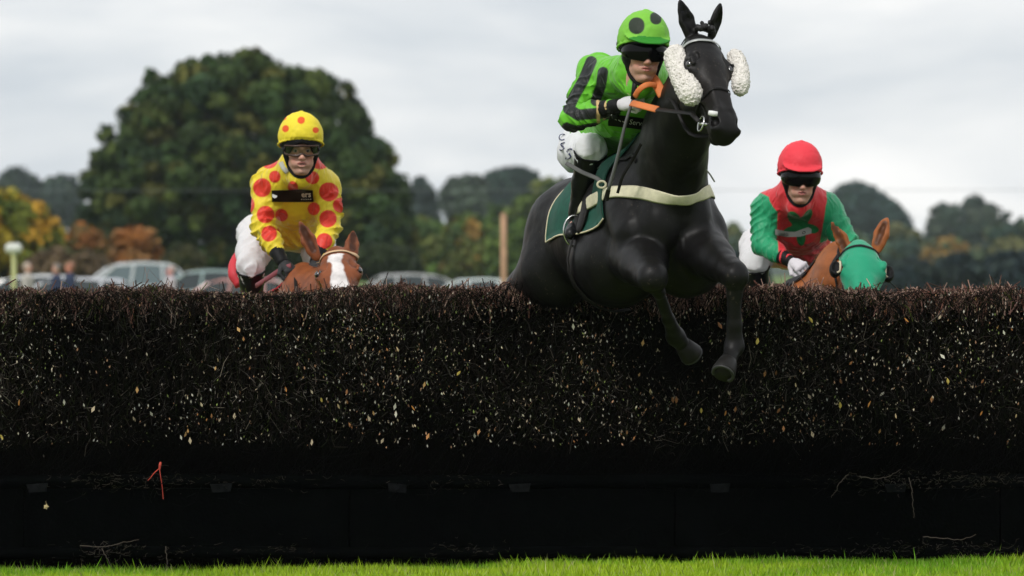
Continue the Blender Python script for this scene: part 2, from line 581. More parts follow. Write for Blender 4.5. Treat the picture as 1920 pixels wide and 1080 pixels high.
def add_flecks(m, scale, thr, col):
    t = m.node_tree; b = t.nodes['Principled BSDF']; lk = b.inputs['Base Color'].links[0].from_socket
    co = N(t, 'ShaderNodeTexCoord'); nz = N(t, 'ShaderNodeTexNoise'); nz.inputs['Scale'].default_value = scale; nz.inputs['Detail'].default_value = 2
    n2 = N(t, 'ShaderNodeTexNoise'); n2.inputs['Scale'].default_value = 4
    ad = N(t, 'ShaderNodeMath', operation='MULTIPLY_ADD'); ad.inputs[1].default_value = .35
    t.links.new(co.outputs['Object'], nz.inputs['Vector']); t.links.new(co.outputs['Object'], n2.inputs['Vector'])
    t.links.new(n2.outputs['Fac'], ad.inputs[0]); t.links.new(nz.outputs['Fac'], ad.inputs[2])
    mr = N(t, 'ShaderNodeMapRange'); mr.inputs['From Min'].default_value = thr; mr.inputs['From Max'].default_value = thr + .05
    t.links.new(ad.outputs[0], mr.inputs['Value'])
    mm = N(t, 'ShaderNodeMix', data_type='RGBA'); mm.inputs['B'].default_value = (*col, 1)
    t.links.new(mr.outputs['Result'], mm.inputs['Factor']); t.links.new(lk, mm.inputs['A']); t.links.new(mm.outputs['Result'], b.inputs['Base Color'])
add_flecks(M['coat_black'], 75, .865, (.045, .036, .027))
M['hair'] = mat('horse_hair', attr=True, rough=.5, spec=.3)
M['hoof'] = mat('hoof_horn', (.012, .011, .010), .5, spec=.2, vary=(30, .3))
M['shoe'] = mat('steel_shoe', (.06, .06, .06), .5, metal=.6)
M['eye'] = mat('dark_eye', (.008, .005, .004), .06, spec=.8, coat=1)
M['eyeball'] = mat('eye_white', attr=True, rough=.12, spec=.6)
M['leather'] = mat('dark_leather', (.009, .008, .0075), .5, spec=.2, bump=(70, .3, .002))
M['orange'] = mat('orange_rein_grip', (.72, .2, .05), .65, bump=(300, .6, .002))
M['elastic'] = mat('cream_elastic', (.66, .62, .44), .75, vary=(30, .12), bump=(220, .5, .002))
M['steel'] = mat('bit_steel', (.6, .6, .58), .25, metal=1)
M['fleece'] = mat('white_fleece', attr=True, rough=.95, spec=.1, bump=(95, 1, .012))
M['cloth_green'] = mat('dark_green_cloth', (.004, .07, .045), .8, vary=(30, .2), bump=(120, .3, .003))
M['piping'] = mat('cream_piping', (.68, .6, .42), .7)
M['hood'] = mat('green_hood', (.0, .30, .15), .65, sheen=.3, bump=(90, .4, .003))
M['band'] = mat('plaited_band', (.62, .42, .24), .6)
M['silver'] = mat('silver_browband', (.42, .43, .42), .35, metal=.4)
# ------------------------------------------------------------------ the ground
def ground_z(x, y):
    """gentle swell of the turf just before the fence"""
    x = np.asarray(x, float); y = np.asarray(y, float)
    near = np.clip(1 - np.abs(y - 21.5) / 6, 0, 1)
    return -.25 * np.clip((y - 35) / 40, 0, 1) + near * (.036 * np.tanh(x / 1.6) + .006 * np.sin(x * 2.1 + .6) + .004 * np.sin(x * 5.3))
xs = np.concatenate([np.linspace(-1400, -8, 12), np.linspace(-7, 7, 113), np.linspace(8, 1400, 12)])
ys = np.concatenate([np.linspace(-60, 14, 6), np.linspace(15, 28, 53), np.array([30, 35, 45, 55, 65, 75, 90, 110, 140, 180, 240, 320, 450, 650, 900, 1300, 1800, 2400])])
GX, GY = np.meshgrid(xs, ys)
gv = np.stack([GX, GY, ground_z(GX, GY)], -1).reshape(-1, 3)
nx_, ny_ = len(xs), len(ys)
gi = np.arange(nx_ * ny_).reshape(ny_, nx_)
gf = np.stack([gi[:-1, :-1], gi[:-1, 1:], gi[1:, 1:], gi[1:, :-1]], -1).reshape(-1, 4)
gnd = mesh_np('ground', gv, gf, M['turf'], smooth=True)
tag(gnd, kind='structure')

# ------------------------------------------------------------------ grass blades before the fence
n = 95000
bx = RNG.uniform(-5.2, 5.2, n); by = 20.2 + 1.55 * RNG.random(n) ** .75
fr = RNG.random(n) < .14
by[fr] = RNG.uniform(21.52, 21.78, fr.sum())
bz = ground_z(bx, by)
clump = noise3(np.stack([bx * 5, by * 5, bx * 0], -1)); big = noise3(np.stack([bx * 1.4, by * 2.4, bx * 0 + 5], -1))
hgt = (.028 + .018 * RNG.random(n) + .012 * clump) * np.where(fr, 1.25, 1)
tall = RNG.random(n) < .02; hgt[tall] *= 1.8
A = np.stack([bx, by, bz - .004], -1)
ld = rand_dirs(n); ld[:, 2] = 0
B = A + np.stack([ld[:, 0] * hgt * .5, ld[:, 1] * hgt * .5, hgt], -1)
th = RNG.uniform(0, pi, n); sd = np.stack([np.cos(th), np.sin(th) * .5, 0 * th], -1) * (.0016 + .0014 * RNG.random(n))[:, None]
mid = (A + B) / 2 - np.stack([ld[:, 0], ld[:, 1], 0 * th], -1) * hgt[:, None] * .1
v = np.stack([A - sd, A + sd, mid + sd * .8, B, mid - sd * .8], 1).reshape(-1, 3)
f = np.arange(5 * n).reshape(-1, 5)
g1 = np.array([.15, .36, .006]); g2 = np.array([.36, .52, .015]); g3 = np.array([.42, .42, .16])
w = np.clip(.5 + .8 * big + .35 * clump + RNG.normal(0, .22, n), 0, 1)[:, None]
c = g1 * (1 - w) + g2 * w
dry = RNG.random(n) < .07; c[dry] = g3
c = c * RNG.uniform(.75, 1.15, (n, 1))
gr = mesh_np('grass', v, f, M['grass'], col=np.repeat(c, 5, 0))
tag(gr, 'bright green mown turf growing along the foot of the brush fence', 'grass', kind='stuff')

# ------------------------------------------------------------------ the brush fence
FY, FB, FH, FX = 21.72, 22.42, 1.385, 5.6
fence = empty('brush_fence', (0, (FY + FB) / 2, 0), 'wide dark steeplechase fence of packed birch twigs standing across the whole course', 'fence')
m = MB()
nxs = 90
for side, yy in ((0, FY + .05), (1, FB - .05)): pass
xs_ = np.linspace(-FX, FX, nxs); prof = [(FY + .05, 0), (FY + .045, .5), (FY + .05, 1.0), (FY + .07, FH - .10), (FY + .16, FH - .045), ((FY + FB) / 2, FH - .035), (FB - .16, FH - .045), (FB - .06, FH - .12), (FB - .04, .6), (FB - .04, 0)]
vs = []; fs = []
for x in xs_:
    for q, (yy, zz) in enumerate(prof):
        vs.append((x, yy + random.uniform(-.012, .012), zz + (random.uniform(-.012, .012) if zz else -.02)))
k = len(prof)
for i in range(nxs - 1):
    for j in range(k - 1): fs.append((i * k + j, (i + 1) * k + j, (i + 1) * k + j + 1, i * k + j + 1))
fs.append(tuple(range(k))); fs.append(tuple((nxs - 1) * k + j for j in range(k))[::-1])
m.add(vs, fs); m.build('brush_core', M['core'], fence)

def top_z(x): return FH + .012 * np.sin(x * 1.9 + 1) + .010 * np.sin(x * 6.1) - .006 * np.clip(-x, 0, 3) + .018 * noise3(np.stack([x * 9, x * 0, x * 0], -1))
# twigs of the front face, packed upright, tangled
def face_twigs(n, z0, z1, lmin, lmax, spread, r, cols, depth=.05, back=False, bend=.12):
    x = RNG.uniform(-FX, FX, n); z = RNG.uniform(z0, z1, n)
    z = np.where(z > .05, z, .05)
    y = (FB - .02 if back else FY + .01) + RNG.uniform(-depth, depth * .6, n) * (-1 if back else 1) + np.clip(z - (FH - .14), 0, 1) * (.5 if not back else -.5)
    ln = RNG.uniform(lmin, lmax, n)
    a = RNG.normal(0, spread, n); b = RNG.normal(0, spread * .35, n)
    T = np.stack([np.sin(a), np.sin(b) * .5, np.cos(a)], -1)
    A = np.stack([x, y, z], -1); B = A + T * ln[:, None]
    mz = top_z(B[:, 0]) + .02
    ov = B[:, 2] > mz; B[ov, 2] = mz[ov] - RNG.random(ov.sum()) * .03
    B[:, 2] = np.maximum(B[:, 2], .02)
    rr = r * RNG.uniform(.6, 1.3, n)
    v, f, per = prisms(A, B, rr, rr * .45, bend)
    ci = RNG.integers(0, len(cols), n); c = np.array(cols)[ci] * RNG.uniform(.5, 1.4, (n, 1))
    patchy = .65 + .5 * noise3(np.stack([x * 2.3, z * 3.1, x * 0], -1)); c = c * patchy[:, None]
    c = c * (.12 + .88 * np.clip((z - .45) / .35, 0, 1))[:, None]   # twig colour gets darker towards the bottom
    return v, f, np.repeat(c, per, 0)
dark = [(.009, .007, .005), (.012, .009, .007), (.006, .006, .004), (.011, .014, .005), (.018, .013, .011)]
mid_ = [(.08, .06, .05), (.07, .065, .055), (.05, .065, .02), (.12, .10, .085)]
pale = [(.24, .21, .18), (.18, .155, .14), (.28, .24, .19)]
tipc = [(.19, .105, .085), (.28, .18, .14), (.11, .062, .05), (.40, .28, .22), (.05, .034, .026), (.15, .07, .05)]
parts_ = []
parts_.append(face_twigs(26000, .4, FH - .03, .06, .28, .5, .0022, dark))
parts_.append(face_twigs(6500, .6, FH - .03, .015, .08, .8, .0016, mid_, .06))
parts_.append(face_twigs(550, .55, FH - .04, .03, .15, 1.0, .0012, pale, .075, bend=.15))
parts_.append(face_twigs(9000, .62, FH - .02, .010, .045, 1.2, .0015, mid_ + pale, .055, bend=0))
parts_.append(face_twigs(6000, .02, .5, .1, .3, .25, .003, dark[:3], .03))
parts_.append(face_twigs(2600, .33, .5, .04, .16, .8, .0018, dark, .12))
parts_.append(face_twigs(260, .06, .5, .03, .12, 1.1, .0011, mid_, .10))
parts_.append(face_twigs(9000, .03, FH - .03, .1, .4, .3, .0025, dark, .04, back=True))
# bristling trimmed top
n = 27000
x = RNG.uniform(-FX, FX, n); y = FY + .03 + (FB - FY - .06) * RNG.random(n) ** 1.35
ln = RNG.uniform(.05, .13, n); tz = top_z(x) - .02 * ((y - (FY + FB) / 2) / .35) ** 2 * (y < FY + .15) * 1.0 - np.clip(FY + .12 - y, 0, 1) * .35
tz = tz + RNG.normal(0, .010, n); wild = RNG.random(n) < .035; tz[wild] += RNG.uniform(.01, .055, wild.sum())
a = RNG.normal(0, .38, n); b = RNG.normal(-.1, .3, n)
T = np.stack([np.sin(a), np.sin(b), np.cos(a) * .9], -1)
B = np.stack([x, y, tz], -1); A = B - T * ln[:, None]
rr = .0027 * RNG.uniform(.5, 1.7, n)
v, f, per = prisms(A, B, rr, rr * .75, .12)
c = np.array(tipc)[RNG.integers(0, 6, n)] * RNG.uniform(.5, 1.4, (n, 1)) * (1 + .25 * np.tanh(x))[:, None]
gg = RNG.random(n) < .05; c[gg] = (.06, .08, .015)
parts_.append((v, f, np.repeat(c, per, 0)))
# loose curly wisps on the top
n = 260
x = RNG.uniform(-FX, FX, n); y = RNG.uniform(FY, FY + .4, n); z = top_z(x) - .01
T = rand_dirs(n); T[:, 2] = np.abs(T[:, 2]) * .5; A = np.stack([x, y, z], -1); B = A + T * RNG.uniform(.06, .16, (n, 1))
B[:, 2] = np.minimum(B[:, 2], z + .075)
v, f, per = prisms(A, B, np.full(n, .0012), np.full(n, .0007), .3)
parts_.append((v, f, np.repeat(np.array(tipc)[RNG.integers(0, 5, n)] * .9, per, 0)))
off = 0; VV = []; FF = []; CC = []
for v, f, c in parts_: VV.append(v); FF.append(f + off); CC.append(c); off += len(v)
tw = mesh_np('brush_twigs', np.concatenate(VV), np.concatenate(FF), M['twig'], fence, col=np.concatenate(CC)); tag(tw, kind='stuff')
# pale cut ends and bud scales scattered over the face
def bits(n, z0, z1, s0, s1, cols, power=1.0):
    x = RNG.uniform(-FX, FX, n); z = z0 + (z1 - z0) * RNG.random(n) ** power
    y = FY - .035 + RNG.uniform(-.025, .03, n) + np.clip(z - (FH - .12), 0, 1) * .6
    C = np.stack([x, y, z], -1); Nn = rand_dirs(n) * .5 + np.array([0, -1, .15]); Nn /= np.linalg.norm(Nn, axis=1, keepdims=True)
    T = rand_dirs(n) * .55 + np.array([.0, 0, 1.0]); T -= Nn * (T * Nn).sum(1, keepdims=True); T /= np.linalg.norm(T, axis=1, keepdims=True)
    s = s0 + (s1 - s0) * RNG.random(n) ** 2.2
    k = RNG.random(n) < .5 + .6 * noise3(np.stack([x * 2.6, z * 4, x * 0 + 2], -1)); C, T, Nn, s = C[k], T[k], Nn[k], s[k]; n = len(s)
    v, f = diamonds(C, T, Nn, s * 1.9, s * .85, .12)
    c = np.array(cols)[RNG.integers(0, len(cols), n)] * RNG.uniform(.35, 1.05, (n, 1))
    return v, f, np.repeat(c, 4, 0)
bt = [bits(14500, .60, FH - .02, .0035, .011, [(.50, .46, .38), (.4, .32, .22), (.6, .52, .38), (.34, .34, .3), (.42, .24, .14), (.2, .25, .08)], .85),
      bits(700, .62, FH - .1, .009, .021, [(.55, .45, .3), (.5, .3, .12), (.42, .2, .08), (.5, .48, .38)], 1.2),
      bits(220, .1, .6, .003, .010, [(.22, .2, .17), (.15, .14, .1)])]
off = 0; VV = []; FF = []; CC = []
for v, f, c in bt: VV.append(v); FF.append(f + off); CC.append(c); off += len(v)
ce = mesh_np('cut_ends', np.concatenate(VV), np.concatenate(FF), M['twig'], fence, col=np.concatenate(CC)); tag(ce, kind='stuff')
# individual dead leaves caught in the front, one object each
leafcols = [mat('dead_leaf_' + q, c_, .7, spec=.2, vary=(60, .25)) for q, c_ in (('orange', (.55, .24, .06)), ('tan', (.5, .38, .2)), ('brown', (.28, .12, .05)), ('yellow', (.55, .42, .10)))]
lmesh = []
for k in range(4):
    mm_ = bpy.data.meshes.new('leaf')
    a_ = .5 + .12 * k
    pts = [(0, 0, -1), (a_ * .55, .12, -.45), (a_ * .7, .16, .1), (a_ * .35, .08, .65), (0, 0, 1.05), (-a_ * .4, .10, .6), (-a_ * .65, .2, .05), (-a_ * .5, .14, -.5), (0, -.06, 0)]
    mm_.from_pydata([tuple(np.array(p) * .5) for p in pts], [], [(8, i, (i + 1) % 8) for i in range(8)])
    mm_.materials.append(leafcols[k]); lmesh.append(mm_)
big_leaves = [(36, 755), (408, 675), (468, 690), (603, 750), (536, 730), (635, 762), (650, 735), (860, 700), (775, 765), (1220, 735), (1268, 750), (1315, 770), (1360, 775), (1492, 722), (1577, 715), (1575, 760), (1630, 758), (1680, 780), (1842, 715), (1777, 715), (1840, 775), (1905, 780), (1460, 770), (3, 820), (700, 590), (745, 655), (1350, 610), (1420, 640), (1700, 600), (1590, 590), (1450, 590), (1520, 600), (240, 560), (545, 560), (1660, 585), (1830, 560), (1210, 560), (1895, 600), (770, 545), (355, 590)]
for i, (px, py) in enumerate(big_leaves):
    p = P(px, py, FY - .05 + (.08 if py < 600 else 0))
    o = new_obj('leaf', lmesh[i % 4], fence)
    o.location = tuple(p - world_loc(fence)); s_ = random.uniform(.018, .032)
    o.scale = (s_, s_, s_ * 1.25); o.rotation_euler = (random.uniform(-.5, .5), random.uniform(-.7, .7), random.uniform(-.8, .8))
# low black take-off boards, rails and brackets
for i in range(7):
    x0 = -5.6 + i * 1.6
    m = MB(); m.box((x0 + .8, FY - .055, .235), (1.592, .03, .33)); m.build('board', M['board'], fence)
for nm, z_, r_ in (('rail', .435, .035), ('rail', .085, .03)):
    m = MB(); pts = [V(x_, FY - .06, z_ + .004 * sin(x_ * 3)) for x_ in np.linspace(-FX, FX, 30)]; m.tube(pts, r_, 10); m.build(nm, M['board'], fence, smooth=True)
brk = mat('worn_bracket', (.006, .0065, .007), .9, spec=.03, vary=(40, .5))
for px in (70, 415, 745, 975, 1350, 1680):
    p = P(px, 915, FY - .1); m = MB(); tl_ = random.uniform(-.12, .12); m.box(p, (.085, .012, .04), ax=(V(cos(tl_), 0, sin(tl_)), V(0, 1, 0), V(-sin(tl_), 0, cos(tl_))), taper=random.uniform(1.1, 1.3)); m.box(p + V(.0, -.008, .012), (.015, .008, .015)); m.build('bracket', brk, fence)
# clinging moss / root scraps on the rails
n = 900
cx_ = np.array([P(q, 500, FY)[0] for q in (200, 215, 225, 345, 1560, 1690, 1705, 1660, 1800, 1870, 1850, 530, 880)])[RNG.integers(0, 13, n)]
zz_ = np.array([.10, .44])[RNG.integers(0, 2, n)]
A = np.stack([cx_ + RNG.normal(0, .12, n), FY - .105 + RNG.uniform(-.01, .01, n), zz_ + RNG.normal(0, .025, n)], -1)
T = rand_dirs(n) * np.array([1, .3, .5]); B = A + T * RNG.uniform(.01, .05, (n, 1))
v, f, per = prisms(A, B, np.full(n, .0012), np.full(n, .0007), .2)
sc = mesh_np('root_scraps', v, f, M['twig'], fence, col=np.repeat(np.array([(.07, .06, .045), (.035, .035, .02), (.10, .085, .07)])[RNG.integers(0, 3, n)] * RNG.uniform(.4, 1, (n, 1)), per, 0)); tag(sc, kind='stuff')
for pts in ([(1705, 895), (1710, 920), (1712, 950), (1714, 970)], [(1590, 890), (1575, 905), (1568, 920), (1558, 932)], [(190, 1028), (200, 1045), (212, 1068)], [(1610, 893), (1640, 897), (1665, 893), (1690, 880)], [(150, 1023), (190, 1026), (225, 1018), (260, 1012)], [(1730, 1006), (1770, 1009), (1800, 1012), (1830, 1003)], [(310, 1025), (313, 1050), (314, 1066)]):
    m = MB(); q = smooth_path([P(a, b, FY - .10) for a, b in pts], 5); q = [p + V(random.uniform(-.003, .003), 0, random.uniform(-.003, .003)) for p in q]
    m.tube(q, [.0022 * (1 - .5 * i / len(q)) for i in range(len(q))], 5, col=(.11, .09, .075)); m.build('root', M['twig'], fence)
# twine and a pale leaf
tr = empty('twine', P(300, 870, FY - .08), 'short frayed red twine hanging from the low left of the brush', 'twine')
m = MB()
tm = mat('red_twine', (.5, .06, .035), .7)
m.tube([P(301, 867, FY - .09), P(300, 872, FY - .10), P(299, 880, FY - .10)], [.005, .007, .004], 6)
m.tube(smooth_path([P(299, 878, FY - .10), P(290, 886, FY - .11), P(282, 896, FY - .10), P(276, 902, FY - .09)], 4), [.0022] * 13, 5)
m.tube(smooth_path([P(299, 878, FY - .10), P(301, 893, FY - .11), P(304, 912, FY - .10), P(306, 936, FY - .10)], 4), [.0018] * 13, 5)
m.build('strand', tm, tr)
lo_ = empty('pale_leaf', P(86, 949, FY - .12), 'small pale dead leaf stuck to the black board at the bottom left', 'leaf')
m = MB(); c0 = P(86, 950, FY - .125)
ang = np.linspace(0, 2 * pi, 11)[:-1]; rad = [.016, .010, .015, .009, .013, .008, .014, .010, .015, .009]
m.add([c0 + V(0, -.006, 0)] + [c0 + V(r_ * cos(t_), random.uniform(-.004, .004), r_ * sin(t_)) for t_, r_ in zip(ang, rad)], [(0, i + 1, (i + 1) % 10 + 1) for i in range(10)])
m.build('blade', leafcols[1], lo_); m = MB(); m.tube([c0, c0 + V(.002, -.003, .014), c0 + V(0, -.003, .028)], [.0015, .001, .001], 5); m.build('stalk', leafcols[1], lo_)

# ------------------------------------------------------------------ trees
def inside(poly, x, y):
    r = np.zeros(len(x), bool); n = len(poly)
    for i in range(n):
        x1, y1 = poly[i]; x2, y2 = poly[i - 1]
        c = ((y1 > y) != (y2 > y)) & (x < (x2 - x1) * (y - y1) / ((y2 - y1) if y2 != y1 else 1e-9) + x1)
        r ^= c
    return r
def edge_dist(poly, x, y):
    d = np.full(len(x), 1e9)
    for i in range(len(poly)):
        a = np.array(poly[i], float); b = np.array(poly[i - 1], float); ab = b - a
        t = np.clip(((x - a[0]) * ab[0] + (y - a[1]) * ab[1]) / (ab @ ab + 1e-9), 0, 1)
        d = np.minimum(d, np.hypot(x - a[0] - t * ab[0], y - a[1] - t * ab[1]))
    return d
def tree(name, label, cat, outline, Y, cols, nclump, nleaf, leaf, clump=.9, holes=(), group=None, trunk=None, depth=.8, hollow=.0):
    """crown: leaf clumps through a volume whose outline is a tree's; trunk and limbs below"""
    sc = Y / FPX
    px = [q[0] for q in outline]; py = [q[1] for q in outline]
    x0, x1, y0, y1 = min(px), max(px), min(py), max(py)
    rng = np.random.default_rng(int(abs(x0 * 7 + y0 * 13 + Y)))
    X = rng.uniform(x0, x1, nclump * 12); Yy = rng.uniform(y0, y1, nclump * 12)
    k = inside(outline, X, Yy); X = X[k]; Yy = Yy[k]
    ed = edge_dist(outline, X, Yy)
    keep = ed * sc > clump * .32
    for hx, hy, rx, ry, pr in holes: keep &= ~((((X - hx) / rx) ** 2 + ((Yy - hy) / ry) ** 2 < 1) & (rng.random(len(X)) < pr))
    X, Yy, ed = X[keep][:nclump], Yy[keep][:nclump], ed[keep][:nclump]
    n = len(X)
    hw = (x1 - x0) / 2 * sc
    e_ = np.clip(ed * sc / hw, 0, 1); dm = hw * depth * np.sqrt(1 - (1 - e_) ** 2)
    dy = rng.uniform(-1, 1, n); dy = np.sign(dy) * np.abs(dy) ** .6 * dm
    for hx, hy, rx, ry, pr in holes: pass
    cx = (X - CX) * sc; cz = CAMZ + (HZ - Yy) * sc
    C = np.stack([cx, Y + dy, cz], -1)
    thin = np.zeros(n, bool)
    for hx, hy, rx, ry, pr in holes: thin |= ((X - hx) / rx) ** 2 + ((Yy - hy) / ry) ** 2 < 1
    cr_ = np.where(thin, .7, 1) * np.minimum(clump * rng.uniform(.6, 1.25, n), np.maximum(ed * sc * 1.1, clump * .35))
    per = np.maximum((nleaf * cr_ ** 2 / (cr_ ** 2).sum()).astype(int), 6)
    ci = np.repeat(np.arange(n), per); m_ = len(ci)
    D = rand_dirs(m_, rng) * (rng.random((m_, 1)) ** .45); D[:, 2] *= .75
    L_ = C[ci] + D * cr_[ci][:, None]
    L_[:, 2] = np.maximum(L_[:, 2], .15)
    Nn = D + rand_dirs(m_, rng) * .9 + np.array([0, 0, .35]); Nn /= np.linalg.norm(Nn, axis=1, keepdims=True)
    T = np.cross(Nn, rand_dirs(m_, rng)); T /= np.linalg.norm(T, axis=1, keepdims=True) + 1e-9
    s_ = leaf * rng.uniform(.6, 1.3, m_)
    v, f = diamonds(L_, T, Nn, s_ * 1.5, s_ * 1.15, .15)
    cols = np.array(cols, float)
    base = cols[rng.integers(0, len(cols), n)]
    c = base[ci] * rng.uniform(.7, 1.3, (m_, 1)) * (1 + .2 * rng.normal(size=(n, 1)))[ci].clip(.5, 1.6)
    tx = ((x0 + x1) / 2 if trunk is None else trunk[0]); tx = (tx - CX) * sc
    hgt = CAMZ + (HZ - y0) * sc
    root = empty(name, (tx, Y, -.25), label, cat, group)
    mesh_np('crown', v, f, M['leaf'], root, col=np.repeat(c, 4, 0))
    tr_ = max(.08, hgt * .035)
    mb = MB(); top = V(tx, Y, hgt * .55)
    mb.tube(smooth_path([V(tx, Y, -.35), V(tx + tr_ * .3, Y, hgt * .18), top, V(tx, Y, hgt * .82)], 4), list(np.linspace(tr_ * 1.25, tr_ * .25, 13)), 10)
    for q in range(min(12, n)):
        j = rng.integers(0, n); a = V(tx, Y, hgt * rng.uniform(.15, .5)); b = C[j]
        if np.linalg.norm(b - a) < .3: continue
        mid = (a + b) / 2 + V(0, 0, hgt * .04)
        mb.tube(smooth_path([a, mid, b], 4), list(np.linspace(tr_ * .5, tr_ * .1, 9)), 6)
    mb.build('trunk', M['bark'], root, smooth=True)
    return root
oak = [(120, 530), (130, 450), (148, 395), (146, 335), (170, 300), (186, 250), (205, 225), (235, 200), (250, 180), (268, 140), (282, 122), (308, 138), (330, 122), (350, 108), (385, 108), (395, 90), (440, 95), (475, 86), (515, 100), (545, 120), (590, 122), (622, 138), (660, 150), (672, 180), (690, 215), (705, 250), (738, 275), (758, 318), (770, 350), (775, 400), (790, 450), (800, 530)]
og = [(.035, .065, .018), (.05, .08, .02), (.07, .095, .02), (.10, .10, .022), (.028, .052, .022), (.04, .065, .018)]
tree('oak_tree', 'huge round dark green oak behind the rider in yellow', 'tree', oak, 200, og, 1150, 140000, .215, .66,
     holes=((462, 220, 46, 42, .40), (375, 225, 26, 26, .25), (545, 200, 22, 22, .25), (400, 290, 26, 20, .25), (640, 290, 16, 18, .3)), trunk=(455, 530))
ye = [(.34, .26, .02), (.26, .24, .02), (.12, .14, .02), (.36, .2, .02), (.08, .11, .02)]
tree('maple_tree', 'yellow green autumn tree at the left edge of the view', 'tree', [(-120, 530), (-110, 380), (-40, 345), (10, 345), (50, 362), (85, 385), (110, 410), (126, 440), (132, 480), (135, 530)], 165, ye, 110, 16000, .2, .8)
orr = [(.28, .11, .03), (.20, .10, .035), (.14, .09, .03), (.09, .08, .02)]
tree('copper_shrub', 'orange brown shrub left of the big oak, nearest the yellow tree', 'shrub', [(120, 530), (128, 440), (150, 408), (175, 415), (195, 440), (205, 530)], 158, orr, 40, 6000, .17, .5)
tree('copper_shrub', 'orange brown shrub directly above the silver car', 'shrub', [(195, 530), (205, 440), (235, 420), (285, 425), (303, 455), (312, 530)], 156, orr[:3], 46, 7000, .17, .5)
tree('low_hedge', 'low brown hedge behind the walkers at the left', 'hedge', [(35, 530), (45, 480), (80, 462), (130, 458), (180, 470), (215, 490), (230, 530)], 150, [(.10, .07, .04), (.13, .09, .05), (.06, .06, .025)], 50, 6500, .15, .45)
tree('olive_shrub', 'dark olive shrub just right of the silver car', 'shrub', [(295, 530), (305, 470), (330, 450), (365, 455), (385, 480), (392, 530)], 150, [(.03, .04, .015), (.05, .05, .02)], 36, 5000, .15, .45)
bl = [(.035, .055, .045), (.045, .065, .045), (.03, .045, .04)]
tree('far_tree', 'rounded blue green tree far off above the yellow tree', 'tree', [(-60, 420), (-40, 350), (0, 330), (15, 312), (45, 305), (70, 318), (78, 420)], 620, bl, 60, 7000, .62, 2.6)
tree('far_tree', 'low blue green tree far off between yellow tree and big oak', 'tree', [(66, 430), (72, 340), (95, 325), (125, 320), (150, 335), (165, 430)], 600, bl, 50, 6000, .6, 2.4)
gm = [(.07, .12, .025), (.10, .15, .03), (.05, .085, .025), (.12, .14, .035)]
tree('far_tree', 'misty tree just right of the big oak', 'tree', [(755, 440), (762, 350), (785, 328), (808, 335), (818, 370), (828, 440)], 520, bl, 36, 5000, .55, 2.0)
tree('far_tree', 'grey green tree left of the dark flat topped one', 'tree', [(818, 430), (822, 360), (845, 330), (880, 322), (905, 325), (920, 360), (925, 430)], 560, [(.05, .07, .045), (.06, .075, .05)], 50, 6500, .55, 2.2)
tree('far_tree', 'dark flat topped tree behind the rump of the black horse', 'tree', [(905, 400), (910, 325), (930, 308), (960, 310), (985, 303), (1012, 322), (1020, 400)], 640, [(.02, .04, .03), (.025, .05, .035)], 60, 7000, .62, 2.3)
tree('field_tree', 'bright green bushy tree above the rump of the black horse', 'tree', [(900, 530), (895, 420), (935, 350), (985, 335), (1060, 322), (1110, 315), (1180, 330), (1220, 420), (1230, 530)], 330, gm, 110, 16000, .4, 1.7)
tree('field_tree', 'mixed green bush right of the big oak', 'tree', [(735, 530), (745, 430), (775, 405), (810, 400), (840, 425), (850, 530)], 260, gm, 60, 8000, .3, 1.0)
tree('field_tree', 'yellow tinged bush left of the tan post', 'tree', [(820, 530), (828, 430), (860, 395), (900, 400), (925, 430), (935, 530)], 250, gm + [(.16, .11, .03), (.2, .12, .03)], 60, 8000, .3, 1.0)
tree('field_tree', 'green bush right behind the tan post', 'tree', [(905, 530), (915, 440), (950, 410), (1000, 400), (1030, 440), (1040, 530)], 240, gm[:3], 60, 8000, .3, 1.0)
tree('thicket', 'dark low thicket under the big oak right of the yellow rider', 'shrub', [(640, 530), (650, 470), (700, 450), (760, 455), (790, 480), (800, 530)], 190, [(.02, .03, .013), (.03, .045, .015)], 70, 9000, .2, .8)
bd = [(.025, .055, .045), (.035, .065, .045), (.03, .055, .05)]
tree('far_tree', 'big dark blue green dome of a tree behind the rider in red', 'tree', [(1540, 460), (1545, 375), (1570, 345), (1605, 333), (1640, 348), (1670, 368), (1700, 395), (1712, 420), (1715, 460)], 650, bd, 120, 16000, .6, 2.3)
tree('far_tree', 'open crowned far tree at the right with sky showing through', 'tree', [(1728, 480), (1735, 410), (1755, 380), (1790, 365), (1830, 358), (1845, 368), (1880, 385), (1898, 400), (1905, 480)], 600, [(.04, .06, .045), (.05, .065, .045), (.03, .05, .035)], 80, 9000, .55, 1.9,
     holes=((1800, 382, 14, 12, .9), (1812, 402, 14, 10, .9), (1868, 408, 14, 16, .95), (1845, 390, 10, 8, .8)))
rw = [(.10, .13, .05), (.07, .10, .05), (.045, .08, .06), (.14, .14, .055)]
for i, (lab, ol, Y, cc) in enumerate([
    ('olive tree seen between the black horse and the rider in red', [(1325, 540), (1330, 450), (1350, 420), (1375, 412), (1400, 440), (1410, 540)], 420, rw),
    ('pale olive tree right of the hooded horse', [(1640, 540), (1645, 440), (1670, 415), (1700, 418), (1730, 440), (1745, 540)], 440, rw),
    ('orange flecked tree in the middle of the right hand tree line', [(1725, 540), (1730, 465), (1755, 442), (1790, 440), (1815, 460), (1825, 540)], 430, rw + [(.22, .13, .03)]),
    ('broad olive tree at the right edge of the view', [(1795, 540), (1815, 460), (1845, 430), (1880, 412), (1930, 405), (2010, 410), (2040, 540)], 430, rw + [(.12, .11, .05)]),
    ('bushy tree behind the shoulder of the red rider', [(1560, 540), (1565, 450), (1600, 430), (1640, 435), (1655, 460), (1660, 540)], 450, rw)]):
    tree('distant_tree', lab, 'tree', ol, Y, cc, 70, 9000, .45, 1.7)
